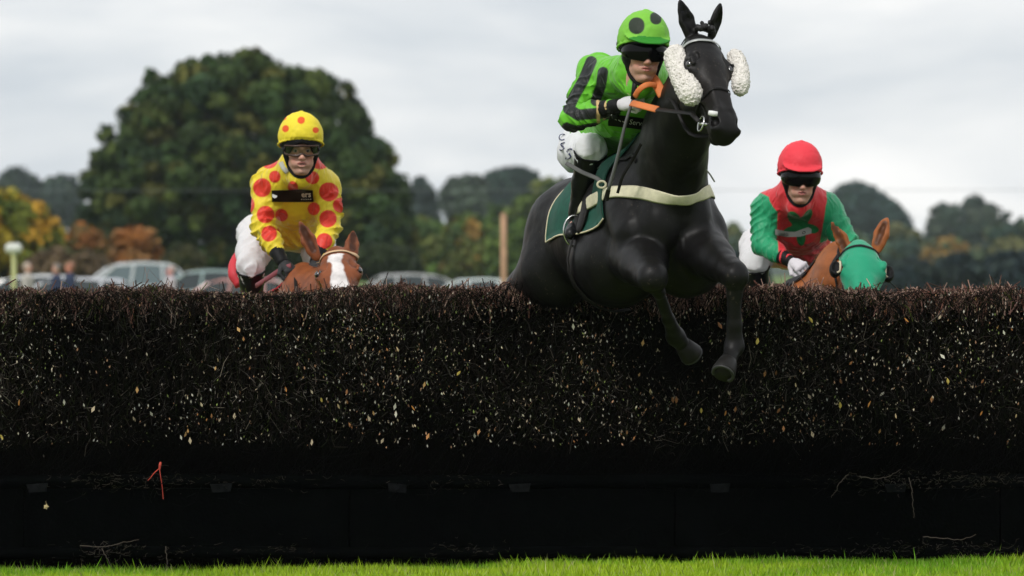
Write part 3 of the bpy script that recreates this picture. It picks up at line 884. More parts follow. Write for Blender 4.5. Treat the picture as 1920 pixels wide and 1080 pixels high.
for i, (lab, ol) in enumerate([('dark olive low thicket between the black horse and the red rider', [(1330, 560), (1338, 495), (1370, 470), (1410, 470), (1440, 490), (1450, 560)]), ('dark olive low thicket behind the ears of the hooded horse', [(1560, 560), (1570, 480), (1610, 465), (1645, 480), (1655, 560)]), ('dark blue low thicket just beside the green hood', [(1640, 560), (1652, 495), (1700, 478), (1745, 488), (1755, 560)]), ('dark blue low thicket left of the right edge', [(1745, 560), (1752, 490), (1790, 470), (1835, 480), (1845, 560)]), ('dark blue low thicket running out at the right edge', [(1835, 560), (1842, 485), (1880, 468), (1950, 470), (2000, 560)])]):
    tree('thicket', lab, 'shrub', ol, 215, [(.02, .035, .04), (.03, .045, .04)], 90, 12000, .24, .8)
# rising land far behind
hv = []; hf = []
hx_ = np.linspace(-700, 700, 61)
for j, (yy, hh) in enumerate(((660, -1), (760, 2), (900, 6), (1150, 8), (1500, 4))):
    for x_ in hx_:
        hv.append((x_ * yy / 700, yy, max(-1, hh * (.75 + .25 * math.sin(x_ * .011 + 1) + .2 * math.sin(x_ * .03)))))
for j in range(4):
    for i in range(60): hf.append((j * 61 + i, j * 61 + i + 1, (j + 1) * 61 + i + 1, (j + 1) * 61 + i))
hl = mesh_np('hills', hv, hf, mat('far_hill_wood', (.035, .055, .035), .95, vary=(.06, .5), bump=(.12, 1, 4)), smooth=True); tag(hl, kind='structure')
# overhead wire
wr = MB(); wr.tube([V(x_, 130, 1.5 + (HZ - 357) / FPX * 130 + .00002 * (x_ + 8) ** 2) for x_ in np.linspace(-60, 60, 40)], .007, 5)
w0 = wr.build('overhead_wire', mat('pale_wire', (.16, .18, .18), .5)); tag(w0, 'thin pale overhead wire crossing in front of the big oak', 'wire')
def near(v, pts, r):                     # distance to a polyline
    d = np.full(len(v), 1e9); pts = [np.asarray(p, float) for p in pts]
    if len(pts) == 1: return np.linalg.norm(v - pts[0], axis=1) - r
    for a, b in zip(pts[:-1], pts[1:]):
        ab = b - a; t = np.clip(((v - a) @ ab) / (ab @ ab + 1e-12), 0, 1)
        d = np.minimum(d, np.linalg.norm(v - a - t[:, None] * ab, axis=1))
    return d - r
# ------------------------------------------------------------------ horses
class HeadFrame:
    def __init__(s, poll, nose, h, roll=0.0, S=1.0, LS=1.0):
        s.LS = LS
        s.O = np.asarray(poll, float); s.u = unit(nose - s.O); s.S = S
        h = np.asarray(h, float); s.n = unit(h - s.u * h.dot(s.u))
        s.s = np.cross(s.n, s.u); s.s = unit(s.s)
        if s.s[0] < 0: s.s = -s.s       # horse's left, seen at the right from the front
        c, q = cos(roll), sin(roll)
        n2 = s.n * c + s.s * q; s2 = s.s * c - s.n * q
        s.n, s.s = n2, s2
    def __call__(s, a, l, n): return s.O + s.S * (a * s.u + l * s.LS * s.s + n * s.n)
def head_prims(F, H, ears):
    S = H.S; LS = H.LS; ax = (H.u, H.s, H.n)
    F.ell(H(.09, 0, -.085), (.125 * S, .082 * S * LS, .088 * S), ax, .03)
    F.ell(H(.19, 0, -.055), (.15 * S, .088 * S * LS, .072 * S), ax, .03)
    for q in (-1, 1):
        F.ell(H(.185, q * .078, -.05), (.055 * S, .03 * S * LS, .034 * S), ax, .03)       # orbit
        F.ell(H(.235, q * .035, -.16), (.12 * S, .042 * S * LS, .10 * S), ax, .04)        # cheek plate
        F.cone(H(.23, q * .072, -.085), H(.37, q * .052, -.085), .014 * S, .009 * S, .025)   # facial crest
        F.cone(H(.30, q * .03, -.018), H(.46, q * .025, -.02), .014 * S, .012 * S, .03)    # nasal bone edge
        F.cone(H(.475, q * .036, -.040), H(.555, q * .042, -.052), .022 * S, .026 * S, .025) # nostril wing
        F.cone(H(.46, q * .03, -.125), H(.56, q * .022, -.10), .018 * S, .02 * S, .03)
    F.cone(H(.18, 0, -.075), H(.49, 0, -.065), .078 * S, .050 * S, .03, w=H.s, sw=.86 * LS)
    F.cone(H(.22, 0, -.17), H(.50, 0, -.120), .060 * S, .033 * S, .03, w=H.s, sw=.8 * LS)
    F.ell(H(.53, 0, -.075), (.068 * S, .056 * S * LS, .058 * S), ax, .025)
    F.ell(H(.55, 0, -.098), (.048 * S, .046 * S * LS, .034 * S), ax, .02)
    F.ell(H(.525, 0, -.148), (.036 * S, .03 * S * LS, .026 * S), ax, .02)                  # chin
    for q in (-1, 1):
        F.ell(H(.530, q * .050, -.036), (.028 * S, .018 * S * LS, .022 * S), ax, .008, 'sub')   # nostril
        F.ell(H(.19, q * .110, -.030), (.028 * S, .018 * S * LS, .020 * S), ax, .008, 'sub')     # eye socket
        F.ell(H(.155, q * .07, -.012), (.03 * S, .02 * S * LS, .012 * S), ax, .02, 'sub')       # hollow over the eye
        F.chain([(H(.160, q * .094, -.030), .007), (H(.180, q * .092, -.008), .008), (H(.205, q * .090, -.008), .007)], .006)
        F.chain([(H(.165, q * .104, -.045), .005), (H(.195, q * .105, -.052), .006), (H(.218, q * .100, -.035), .005)], .006)   # upper lid
        F.ell(H(.32, q * .085, -.12), (.09 * S, .02 * S * LS, .035 * S), ax, .02, 'sub')
        F.cone(H(.50, q * .075, -.113), H(.575, q * .02, -.128), .006 * S, .006 * S, .006, op='sub')  # mouth corner
    for (b, t, o) in ears:
        d = t - b; o = unit(o)
        o = unit(o - unit(d) * o.dot(unit(d)))
        F.chain([(b - d * .12, .030), (b + d * .12, .033), (b + d * .40, .037), (b + d * .68, .026), (b + d * .88, .012), (t, .004)], .012, w=o, sw=.55)
        F.chain([(b + d * .10 + o * .024, .018), (b + d * .40 + o * .024, .026), (b + d * .68 + o * .017, .017), (b + d * .86 + o * .010, .007)], .008, op='sub', w=o, sw=.75)

NECK = dict(mid=1.0)
def make_horse(name, label, cat, root_at, O, Hd, head, ears, legs_f, legs_h, color, mat_coat, neck_k=1.0, hbody=.009, hhead=.005, tail=True, eye_r=.0235, neck_mid=None, leg_k=((1.0, 1.0), (1.0, 1.0)), extra=(), barrel=1.0):
    """O barrel centre, Hd heading (pitched). returns dict of fields and frames"""
    Hd = unit(Hd); Lt = unit(np.cross(V(0, 0, 1), Hd)); U = np.cross(Hd, Lt)
    B = lambda x, y, z: O + x * Hd + y * Lt + z * U
    root = empty(name, root_at, label, cat)
    throat = head(.10, 0, -.20)
    nb = B(.60, 0, .15)
    nm = (throat + nb) / 2 + (V(*neck_mid) if neck_mid is not None else 0)
    def prims(F):
        F.cone(B(-.55, 0, 0), B(-.1, 0, -.02), .27, .315, .06, w=Lt, sw=.9)
        F.cone(B(-.1, 0, -.02), B(.5, 0, 0), .315, .27, .06, w=Lt, sw=.86)
        F.ell(B(-.56, 0, .06), (.30, .27, .25), (Hd, Lt, U), .05)
        F.cone(B(-.78, 0, .16), B(-.88, 0, .10), .07, .045, .05)
        F.cone(B(.42, 0, .25), B(.10, 0, .21), .075, .09, .07)
        for q in (-1, 1):
            F.ell(B(-.60, q * .14, -.06), (.25, .15, .29), (Hd, Lt, U), .05)
            F.cone(B(.38, q * .13, .14), B(.60, q * .145, -.12), .13, .125, .07)
            F.ell(B(.70, q * .085, -.07), (.11, .095, .17), (Hd, Lt, U), .03)
            F.ell(B(.745, q * .01, -.02), (.04, .012, .12), (Hd, Lt, U), .03)
        for c_, r_ in extra: F.ell(c_, r_, (Hd, Lt, U), .06)
        # neck
        F.chain([(nb, .25 * neck_k), (nm, .185 * neck_k), (throat, .130)], .06, w=head.s, sw=.66)
        F.chain([(B(.40, 0, .26), .09), (nm + (nm - head(.3, 0, -.2)) * 0 + unit(np.cross(Lt, throat - nb)) * -.09, .075), (head(.02, 0, -.11), .07)], .05, w=head.s, sw=.7)
        F.chain([(B(.66, 0, -.02), .10), (nm + unit(np.cross(Lt, throat - nb)) * .09, .07), (head(.20, 0, -.21), .055)], .05)
        for i, (e, k, ft, ho) in enumerate(legs_f):
            mid = e * .6 + k * .4
            gf, g = leg_k[i]
            F.chain([(e, .115 * gf), (mid, .088 * gf), (e * .15 + k * .85, .060 * gf), (k, .054 * gf)], .035)
            F.ell(k, (.050 * gf, .048 * gf, .058 * gf), None, .03)
            F.chain([(k, .048 * g), (k * .75 + ft * .25, .034 * g), (k * .3 + ft * .7, .033 * g), (ft, .043 * g)], .02)
            F.ell(ft, (.042 * g, .041 * g, .043 * g), None, .02)
            F.chain([(ft, .038 * g), (ho, .036 * g)], .02)
        for i, (st, hk, ft, ho) in enumerate(legs_h):
            q = -1 if i == 0 else 1
            F.chain([(B(-.6, q * .15, -.15), .19), (st, .13), (st * .5 + hk * .5, .075), (hk, .050)], .05)
            F.ell(hk, (.055, .045, .06), None, .02)
            F.chain([(hk, .046), (hk * .5 + ft * .5, .033), (ft, .040)], .02)
            F.chain([(ft, .036), (ho, .033)], .02)
        head_prims(F, head, ears)
        F.displace(lambda p: .006 * noise3(p * 6) + .0042 * noise3(p * np.array([17, 15, 7])) + .0014 * noise3(p * 34))
    pts = [B(-.9, -.3, -.35), B(-.9, .3, .3), B(.8, -.3, -.4), B(.8, .3, .35), head(-.02, -.15, .06), head(.6, .15, -.25), throat]
    for l in list(legs_f) + list(legs_h): pts += list(l)
    pts = np.array(pts)
    lo, hi = pts.min(0) - .10, pts.max(0) + .10
    FB_ = Field(lo, hi, hbody); prims(FB_)
    hp = np.array([head(-.05, -.16, .06), head(-.05, .16, .06), head(.62, -.1, .05), head(.62, .1, -.2), head(.1, -.12, -.34), head(.1, .12, -.34), head(.3, 0, -.3)] + [q for e in ears for q in e[:2]])
    FH_ = Field(hp.min(0) - .06, hp.max(0) + .06, hhead); prims(FH_)
    p0 = head(.06, 0, -.24); nn = unit(nm - throat)
    full = FH_.d.copy()
    FBc = FB_.d.copy()
    FH_.cut(p0, nn, .004); FB_.cut(p0 - nn * .010, -nn, .004)
    v1, f1 = FB_.mesh(); v2, f2 = FH_.mesh()
    FB_.d = FBc; FH_.d = full
    v = np.concatenate([v1, v2]); f = np.concatenate([f1, f2 + len(v1)])
    cc = color(v, head)
    for (b, t, o) in ears:              # coat colour darkened inside the ear
        d = t - b; o = unit(o); o = unit(o - unit(d) * o.dot(unit(d)))
        q = near(v, [b + d * .08 + o * .016, b + d * .40 + o * .016, b + d * .78 + o * .008], .019)
        m_ = np.clip(.5 - q / .01, 0, 1)[:, None]; cc = cc * (1 - m_ * .72)
    mesh_np('body', v, f, mat_coat, root, col=cc, smooth=True)
    # eyes
    for q in (-1, 1):
        m = MB(); c = head(.19, q * .089, -.036)
        m.lathe(c, [(eye_r * sin(t) + 1e-5, -eye_r * cos(t)) for t in np.linspace(.02, pi - .02, 12)], 16, (head.u, head.n, head.s * q))
        m.build('eye', M['eye'], root, smooth=True)
    # hooves with shoes
    for l in list(legs_f) + list(legs_h):
        d = unit(l[3] - l[2]); t = unit(np.cross(d, Lt)); fr = np.cross(Lt, d); fr = unit(fr)
        if fr.dot(Hd) < 0: fr = -fr
        m = MB(); c = l[3]
        m.lathe(c, [(.026, -.01), (.040, .0), (.047, .03), (.057, .076), (.055, .084)], 18, (fr, np.cross(d, fr), d))
        h_ = m.build('hoof', M['hoof'], root, smooth=True)
        m = MB(); m.tube([c + d * .087 + .048 * (fr * cos(a) + np.cross(d, fr) * sin(a)) for a in np.linspace(-2.3, 2.3, 18)], .008, 6, flat=.6, fn=d)
        m.build('horseshoe', M['shoe'], h_, smooth=True)
    # tail of many strands
    if tail:
        n = 900; rng = np.random.default_rng(3)
        A = B(-.86, 0, .12) + rng.normal(0, .02, (n, 3)); dd = -Hd * .35 + V(0, 0, -.45)
        vs, fs, cs, o = [], [], [], 0
        Mi = A + dd * .5 + rng.normal(0, .035, (n, 3)) - Hd * .08; E = A + dd * rng.uniform(.8, 1.35, (n, 1)) + rng.normal(0, .07, (n, 3))
        for a, b_ in ((A, Mi), (Mi, E)):
            vv, ff, per = prisms(a, b_, np.full(n, .003), np.full(n, .0022)); vs.append(vv); fs.append(ff + o); o += len(vv)
        vv = np.concatenate(vs); tl = mesh_np('tail', vv, np.concatenate(fs), M['hair'], root, col=np.tile(color(A[:1], head)[0] * .6, (len(vv), 1))); tl['kind'] = 'stuff'
    return dict(root=root, B=B, FB=FB_, FH=FH_, H=head, Lt=Lt, Hd=Hd, U=U, nb=nb, nm=nm, throat=throat)

def bridle(h, mats, root, noseband=True, name_prefix=''):
    """straps lying on the head surface"""
    H, F = h['H'], h['FH']
    br = new_obj('bridle', None, root)
    w = .018
    strap(F, [H(.045, -.10, -.12), H(.05, -.085, -.05), H(.058, -.045, .0), H(.062, 0, .02), H(.058, .045, .0), H(.05, .085, -.05), H(.045, .10, -.12)], .018, br, 'browband', mats['brow'], .006)
    strap(F, [H(.06, -.10, -.17), H(-.015, -.06, -.12), H(-.03, 0, -.09), H(-.015, .06, -.12), H(.06, .10, -.17)], .02, br, 'headpiece', mats['strap'], .006)
    for q in (-1, 1):
        strap(F, [H(.06, q * .10, -.13), H(.18, q * .10, -.13), H(.32, q * .08, -.12), H(.46, q * .06, -.11)], .015, br, 'cheekpiece', mats['strap'], .005)
        strap(F, [H(.06, q * .10, -.15), H(.20, q * .07, -.22), H(.24, q * .02, -.27)], .014, br, 'throatlash', mats['strap'], .005)
    if noseband:
        strap(F, [H(.36, -.07, -.12), H(.36, -.06, -.05), H(.355, -.03, .0), H(.352, 0, .02), H(.355, .03, 0), H(.36, .06, -.05), H(.36, .07, -.12), H(.37, .04, -.2), H(.37, 0, -.24), H(.37, -.04, -.2)], .015, br, 'noseband', mats['strap'], .005, closed=True)
    for q in (-1, 1):
        c = H(.475, q * .068, -.115)
        m = MB(); m.tube([c + .034 * (H.u * cos(a) + H.n * sin(a)) + H.s * q * .006 * cos(a) for a in np.linspace(0, 2 * pi, 25)[:-1]], .0042, 8, True)
        m.build('bit_ring', M['steel'], br, smooth=True)
    m = MB(); m.tube([H(.475, -.075, -.115), H(.47, 0, -.118), H(.475, .075, -.115)], .007, 8); m.build('bit_mouthpiece', M['steel'], br, smooth=True)
    return br
def tack(h, root, cloth_mat, over='piping'):
    B, F, Lt, U, Hd = h['B'], h['FB'], h['Lt'], h['U'], h['Hd']
    # saddle cloth, draped over the back
    nu, nv = 22, 34
    rows = []
    for j in range(nv):
        a = -1.65 + 3.3 * j / (nv - 1)            # angle round the barrel
        for i in range(nu):
            x = .50 - .76 * i / (nu - 1) - .06 * abs(a) * (1 if i > nu / 2 else .4)
            rows.append(B(x, .36 * sin(a), -.02 + .36 * cos(a)))
    p, g = F.project(np.array(rows), .010, 20)
    nz_ = noise3(p * 13) * .004; p = p + g * nz_[:, None]
    n = len(p); idx = np.arange(n).reshape(nv, nu)
    f = [(idx[j, i], idx[j, i + 1], idx[j + 1, i + 1], idx[j + 1, i]) for j in range(nv - 1) for i in range(nu - 1)]
    v = np.concatenate([p + g * .004, p - g * .002]); f2 = f + [tuple(q + n for q in t[::-1]) for t in f]
    rim = list(idx[0]) + list(idx[1:, -1]) + list(idx[-1, -2::-1]) + list(idx[-2:0:-1, 0])
    for a, b in zip(rim, rim[1:] + rim[:1]): f2.append((a, b, b + n, a + n))
    sc_ = mesh_np('saddle_cloth', v, f2, cloth_mat, root, smooth=True)
    rr_ = list(idx[0]) + list(idx[1:, -1]) + list(idx[-1, -2::-1]); m = MB(); m.tube([p[i] + g[i] * .004 for i in rr_], .0045, 6); m.build('piping', M['piping'], sc_, smooth=True)
    # racing saddle: seat, pommel, cantle, flaps
    c = B(.12, 0, .30); lo = c - .42; hi = c + .42
    S_ = Field(lo, hi, .010)
    S_.cone(B(.22, 0, .325), B(-.10, 0, .325), .04, .05, .03, w=U, sw=.5)
    S_.ell(B(-.15, 0, .345), (.05, .13, .03), (Hd, Lt, U), .03)
    S_.ell(B(.25, 0, .35), (.04, .06, .03), (Hd, Lt, U), .03)
    for q in (-1, 1):
        S_.chain([(B(.15, q * .10, .28), .05), (B(.20, q * .24, .12), .055), (B(.20, q * .295, -.04), .04)], .03, w=unit(V(*(Lt * q + U * .3))), sw=.35)
    sd = sculpt('saddle', S_, M['leather'], root)
    st = []
    gp, _ = F.project(np.array([B(.12, .33 * sin(a), -.02 + .36 * cos(a)) for a in np.linspace(-pi * .95, pi * .95, 40)]), .018, 20)
    m = MB(); gg = F.grad(gp); m.tube(list(gp), .035, 6, flat=.12, fn=gg); m.build('girth', M['leather'], root, smooth=True)
    return sd
def stirrup(foot, fdir, top, root, parent):
    """leather from the saddle to an iron under the foot"""
    st = new_obj('stirrup', None, parent)
    m = MB(); m.tube([top, foot + V(0, 0, .13)], .010, 6, flat=.3, fn=V(1, 0, 0)); m.build('stirrup_leather', M['leather'], st)
    side = unit(np.cross(fdir, V(0, 0, 1)))
    m = MB(); m.tube([foot + V(0, 0, .12)] + [foot + side * .055 * sin(a) + V(0, 0, -.012 + .06 - .075 * -cos(a)) for a in np.linspace(.2, 2 * pi - .2, 20)], .005, 6, True); m.build('stirrup_iron', M['steel'], st, smooth=True)

def reins(h, hand_pts, root, parent, grip_from=.0):
    pass
# ------------------------------------------------------------------ people
class Frame3:
    def __init__(s, O, f, up=(0, 0, 1), S=1.0):
        s.O = np.asarray(O, float); s.f = unit(f); up = np.asarray(up, float)
        s.u = unit(up - s.f * up.dot(s.f)); s.s = np.cross(s.u, s.f); s.S = S   # s = person's left
    def __call__(s, f, l, u): return s.O + s.S * (f * s.f + l * s.s + u * s.u)
SK = np.array((.62, .35, .26)); LIP = np.array((.42, .13, .12)); 
def face_prims(F, H, mouth_open=0.0):
    S = H.S; ax = (H.f, H.s, H.u)
    F.ell(H(-.012, 0, .035), (.098 * S, .077 * S, .092 * S), ax, .02)
    F.ell(H(.028, 0, -.035), (.066 * S, .060 * S, .090 * S), ax, .025)
    F.cone(H(-.02, 0, -.04), H(-.055, 0, -.15), .058 * S, .062 * S, .03)          # nape and neck
    F.ell(H(.060, 0, -.108), (.026 * S, .027 * S, .020 * S), ax, .02)
    F.ell(H(.083, 0, -.105), (.012 * S, .014 * S, .012 * S), ax, .012)
    for q in (-1, 1):
        F.cone(H(.0, q * .056, -.055), H(.055, q * .020, -.105), .020 * S, .018 * S, .025)
        F.ell(H(.062, q * .043, -.030), (.026 * S, .020 * S, .018 * S), ax, .02)
        F.cone(H(.089, q * .012, .020), H(.075, q * .050, .018), .009 * S, .009 * S, .012)
        F.ell(H(.068, q * .033, -.065), (.022 * S, .020 * S, .022 * S), ax, .02)
        F.ell(H(.098, q * .032, .001), (.018 * S, .016 * S, .011 * S), ax, .008, 'sub')
        F.ell(H(.104, q * .0115, -.036), (.011 * S, .008 * S, .008 * S), ax, .006)
        F.cone(H(.101, q * .018, -.032), H(.086, q * .036, -.066), .0025 * S, .003 * S, .006, op='sub')   # nasolabial fold
        F.ell(H(-.005, q * .078, -.012), (.018 * S, .008 * S, .032 * S), ax, .008)    # ears
    F.cone(H(.088, 0, .012), H(.114, 0, -.030), .0085 * S, .0115 * S, .012)
    F.ell(H(.112, 0, -.033), (.011 * S, .011 * S, .009 * S), ax, .006)
    F.ell(H(.080, 0, -.066), (.024 * S, .030 * S, .020 * S), ax, .018)
    F.chain([(H(.090, -.022, -.062), .003), (H(.1035, -.008, -.0575), .0045), (H(.104, .008, -.0575), .0045), (H(.090, .022, -.062), .003)], .004)
    F.chain([(H(.090, -.020, -.067 - mouth_open), .003), (H(.102, -.007, -.071 - mouth_open), .0055), (H(.102, .007, -.071 - mouth_open), .0055), (H(.090, .020, -.067 - mouth_open), .003)], .004)
    F.ell(H(.106, 0, -.0645 - mouth_open / 2), (.016 * S, .021 * S, (.0016 + mouth_open * .6) * S), ax, .002, 'sub')
def face_color(v, H, teeth=False):
    d = v - H.O; f = d @ H.f / H.S; l = d @ H.s / H.S; u = d @ H.u / H.S
    c = np.tile(SK, (len(v), 1))
    c *= (1 + .10 * noise3(v * 60))[:, None]
    def blend(m, col):
        nonlocal c
        m = np.clip(m, 0, 1)[:, None]; c = c * (1 - m) + np.array(col) * m
    cheek = np.exp(-(((np.abs(l) - .04) / .02) ** 2 + ((u + .04) / .022) ** 2)) * (f > .03); blend(cheek * .6, (.56, .20, .15))
    nose = np.exp(-((l / .015) ** 2 + ((u + .033) / .014) ** 2)) * (f > .09); blend(nose * .4, (.56, .2, .15))
    lip = ((np.abs(l) / .024) ** 2 + ((u + .064) / .0105) ** 2 < 1) & (f > .082); blend(lip * .85, LIP)
    stub = np.exp(-(((u + .095) / .03) ** 2)) * (f > .0) * (np.abs(l) < .06); blend(stub * .22, (.25, .18, .15))
    brow = (np.abs(u - .024 + .1 * (np.abs(l) - .03)) < .004) & (np.abs(np.abs(l) - .032) < .018) & (f > .06); blend(brow * .8, (.10, .06, .035))
    inn = (np.abs(l) < .018) & (np.abs(u + .0645) < .004) & (f < .097) & (f > .07); blend(inn * .9, (.5, .45, .4) if teeth else (.08, .02, .02))
    return c
def helmet(H, colfn, root, peak, mat_, name='helmet', bumps=.0020, tilt=.32):
    S = H.S; ax = (H.f, H.s, H.u)
    lo = H.O - .26; F = Field(lo, H.O + .26, .0042)
    F.ell(H(-.012, 0, .066), (.136 * S, .115 * S, .126 * S), ax, .02)
    F.ell(H(-.03, 0, .05), (.125 * S, .112 * S, .12 * S), ax, .02)
    n = unit(-(H.u) + H.f * tilt)
    F.cut(H(.06, 0, .050), n, .012)
    F.ell(H(-.01, 0, .01), (.118 * S, .100 * S, .115 * S), ax, .006, 'sub')
    if peak > 0:
        P_ = F.like()
        P_.ell(H(.070, 0, .076), ((.080 + .02 * peak) * S, .104 * S, .014 * S), (unit(H.f - H.u * .22), H.s, unit(H.u + H.f * .22)), .01)
        q = F.like(); q.ell(H(.02, 0, .050), (.10 * S, .092 * S, .12 * S), ax, .01)
        v_ = np.maximum(P_.d, -q.d)
        h_ = np.maximum(.012 - np.abs(F.d - v_), 0) / .012
        F.d = np.minimum(F.d, v_) - h_ * h_ * .003
    F.ell(H(-.012, 0, .190), (.014, .014, .007), ax, .01)
    F.chain([(H(.118 * cos(a) * 1.02 - .01, .116 * sin(a), .054 + .012 * cos(a) * 1 - .05 * (1 - cos(a)) * .65), .006) for a in np.linspace(-2.9, 2.9, 26)], .006)
    F.displace(lambda p: folds(p - H.O, 26, bumps))
    return sculpt(name, F, mat_, root, col=colfn)
def skullcap(H, root):
    """black padded harness over ears and nape with chin strap"""
    S = H.S; ax = (H.f, H.s, H.u)
    F = Field(H.O - .22, H.O + .22, .0045)
    F.ell(H(-.010, 0, .045), (.126 * S, .102 * S, .110 * S), ax, .02)
    F.ell(H(-.03, 0, -.025), (.088 * S, .089 * S, .068 * S), ax, .02)
    for q in (-1, 1): F.cone(H(.012, q * .072, -.02), H(.018, q * .062, -.075), .022 * S, .016 * S, .02)
    F.ell(H(.078, 0, -.052), (.105 * S, .060 * S, .098 * S), ax, .008, 'sub')
    F.ell(H(.115, 0, -.08), (.10 * S, .12 * S, .085 * S), ax, .008, 'sub')
    o = sculpt('skull_cap', F, M['black'], root)
    m = MB()
    m.tube(smooth_path([H(.02, -.070, -.06), H(.030, -.060, -.10), H(.045, -.032, -.130), H(.055, 0, -.140), H(.045, .032, -.130), H(.030, .060, -.10), H(.02, .070, -.06)], 5), .009, 8, flat=.4, fn=None)
    m.build('chin_strap', M['black'], root, smooth=True)
def goggles(H, root, kind):
    S = H.S
    g = new_obj('goggles', None, root)
    arc = lambda t, r=0, u=.0: H((.107 + r) * cos(t) ** .8 if cos(t) > 0 else -(.1 + r) * abs(cos(t)), (.087 + r) * sin(t), u)
    if kind == 'dark':
        F = Field(H.O - .16, H.O + .16, .0035)
        th = np.linspace(-1.25, 1.25, 17)
        for a, b in zip(th[:-1], th[1:]):
            w = unit(arc((a + b) / 2, .03, 0) - arc((a + b) / 2, 0, 0))
            F.cone(arc(a, .008, .008), arc(b, .008, .008), .037 * (1 - .14 * abs(a)), .038 * (1 - .14 * abs(b)), .006, w=w, sw=.30)
        F.ell(H(.125, 0, -.038), (.035, .017, .022), (H.f, H.s, H.u), .006, 'sub')
        sculpt('lens', F, M['gloss'], g)
        m = MB(); m.lathe(H(.030, -.100, .006), [(.011, -.002), (.011, .002)], 14, (H.f, H.u, H.s)); m.build('badge', mat('yellow_badge', (.42, .44, .10), .5), g)
        m = MB(); m.lathe(H(.078, .070, .012) , [(.006, -.002), (.006, .002)], 12, (H.s, H.u, unit(H.f + H.s))); m.build('badge', M['silver'], g)
    else:
        top = [(t, .030 - .004 * abs(t)) for t in np.linspace(-1.1, 1.1, 15)]
        bot = [(t, -.024 + .006 * abs(t) + (.014 * math.exp(-(t / .16) ** 2))) for t in np.linspace(1.1, -1.1, 21)]
        rim = [arc(t, .008, u) for t, u in top + bot]
        m = MB(); m.tube(rim, .0052, 8, True); m.build('goggle_frame', mat('dark_frame', (.05, .022, .015), .35), g, smooth=True)
        tt = np.linspace(-1.1, 1.1, 23); vs = []
        for t in tt:
            lo_ = -.024 + .006 * abs(t) + (.014 * math.exp(-(t / .16) ** 2)); hi_ = .030 - .004 * abs(t)
            for k in range(4): vs.append(arc(t, .009, lo_ + (hi_ - lo_) * k / 3))
        fs = [(i * 4 + k, (i + 1) * 4 + k, (i + 1) * 4 + k + 1, i * 4 + k + 1) for i in range(22) for k in range(3)]
        lm = bpy.data.materials.new('clear_lens'); lm.use_nodes = True; t_ = lm.node_tree; t_.nodes.clear()
        o_ = N(t_, 'ShaderNodeOutputMaterial'); a_ = N(t_, 'ShaderNodeBsdfTransparent'); a_.inputs['Color'].default_value = (.80, .76, .68, 1)
        b_ = N(t_, 'ShaderNodeBsdfGlossy'); b_.inputs['Roughness'].default_value = .08; x_ = N(t_, 'ShaderNodeMixShader'); fr_ = N(t_, 'ShaderNodeFresnel'); fr_.inputs['IOR'].default_value = 1.5
        ma_ = N(t_, 'ShaderNodeMath', operation='ADD'); ma_.inputs[1].default_value = .03
        t_.links.new(fr_.outputs[0], ma_.inputs[0]); t_.links.new(ma_.outputs[0], x_.inputs[0]); t_.links.new(a_.outputs[0], x_.inputs[1]); t_.links.new(b_.outputs[0], x_.inputs[2]); t_.links.new(x_.outputs[0], o_.inputs[0])
        mesh_np('lens', vs, fs, lm, g, smooth=True)
    for q in (-1, 1):
        m = MB(); m.tube([arc(q * t, .012 - .0 * t, .004 + .004 * (t - 1.1)) for t in np.linspace(1.05, 1.75, 7)] + [H(-.06, q * .112, .03), H(-.12, q * .07, .05)], .011, 6, flat=.2, fn=H.s * q)
        m.build('goggle_strap', M['black'], g, smooth=True)
def eyes(H, root):
    for q in (-1, 1):
        m = MB(); c = H(.076, q * .0315, .000)
        prof = np.linspace(.02, pi - .02, 14)
        v0 = len(m.v)
        m.lathe(c, [(.0128 * sin(t), .0128 * cos(t)) for t in prof[::-1]], 14, (H.s, H.u, H.f))
        vs = m.v[0]; d = (vs - c) @ H.f / .0128
        m.c[0] = np.where((d > .93)[:, None], (.01, .008, .008), np.where((d > .8)[:, None], (.09, .12, .12), (.55, .5, .48)))
        m.build('eye', M['eyeball'], root, smooth=True)
def hand(wrist, d, back, side, m_, root, S=1.0, curl=1.0, name='glove', cuff=None):
    """palm, four unequal bent fingers and a thumb closed on the rein; side +1 thumb towards cross(d,back)"""
    d = unit(d); back = unit(back - d * np.dot(back, d)); w = unit(np.cross(d, back)) * side
    wrist = np.asarray(wrist, float)
    F = Field(wrist - .17, wrist + .17, .0028)
    pt = lambda a, b, c: wrist + S * (d * a + w * b + back * c)
    F.chain([(pt(-.03, 0, 0), .026), (pt(.02, 0, 0), .027)], .015)
    F.cone(pt(.03, -.016, 0), pt(.078, -.020, .002), .020, .017, .012)
    F.cone(pt(.03, .012, 0), pt(.080, .018, .003), .022, .018, .012)
    F.cone(pt(.03, 0, 0), pt(.078, 0, .004), .022, .018, .012)
    lens = [(.040, .026, .020), (.044, .029, .021), (.041, .027, .020), (.033, .021, .018)]
    for i, bw in enumerate((.031, .010, -.011, -.031)):
        p = pt(.084 - (.004 if i in (0, 3) else 0), bw, .004); r = .0105 if i < 3 else .0092
        F.ell(p, (r * 1.12,) * 3, None, .006)
        ang = 0
        for j, (ln, da) in enumerate(zip(lens[i], (62, 78, 55))):
            ang += radians(da * curl + (i - 1.5) * 4)
            dirv = d * cos(ang) - back * sin(ang)
            p2 = p + dirv * ln * S
            F.cone(p, p2, r, r * .93, .0025); p = p2; r *= .93
    t0 = pt(.022, .030, -.008); t1 = pt(.050, .052, -.022); t2 = pt(.078, .040, -.040); t3 = pt(.090, .018, -.048)
    F.chain([(pt(.01, .018, -.004), .016), (t0, .0155), (t1, .0125), (t2, .0115), (t3, .0095)], .006)
    F.displace(lambda p: folds(p - wrist, 60, .0006))
    return sculpt(name, F, m_, root)
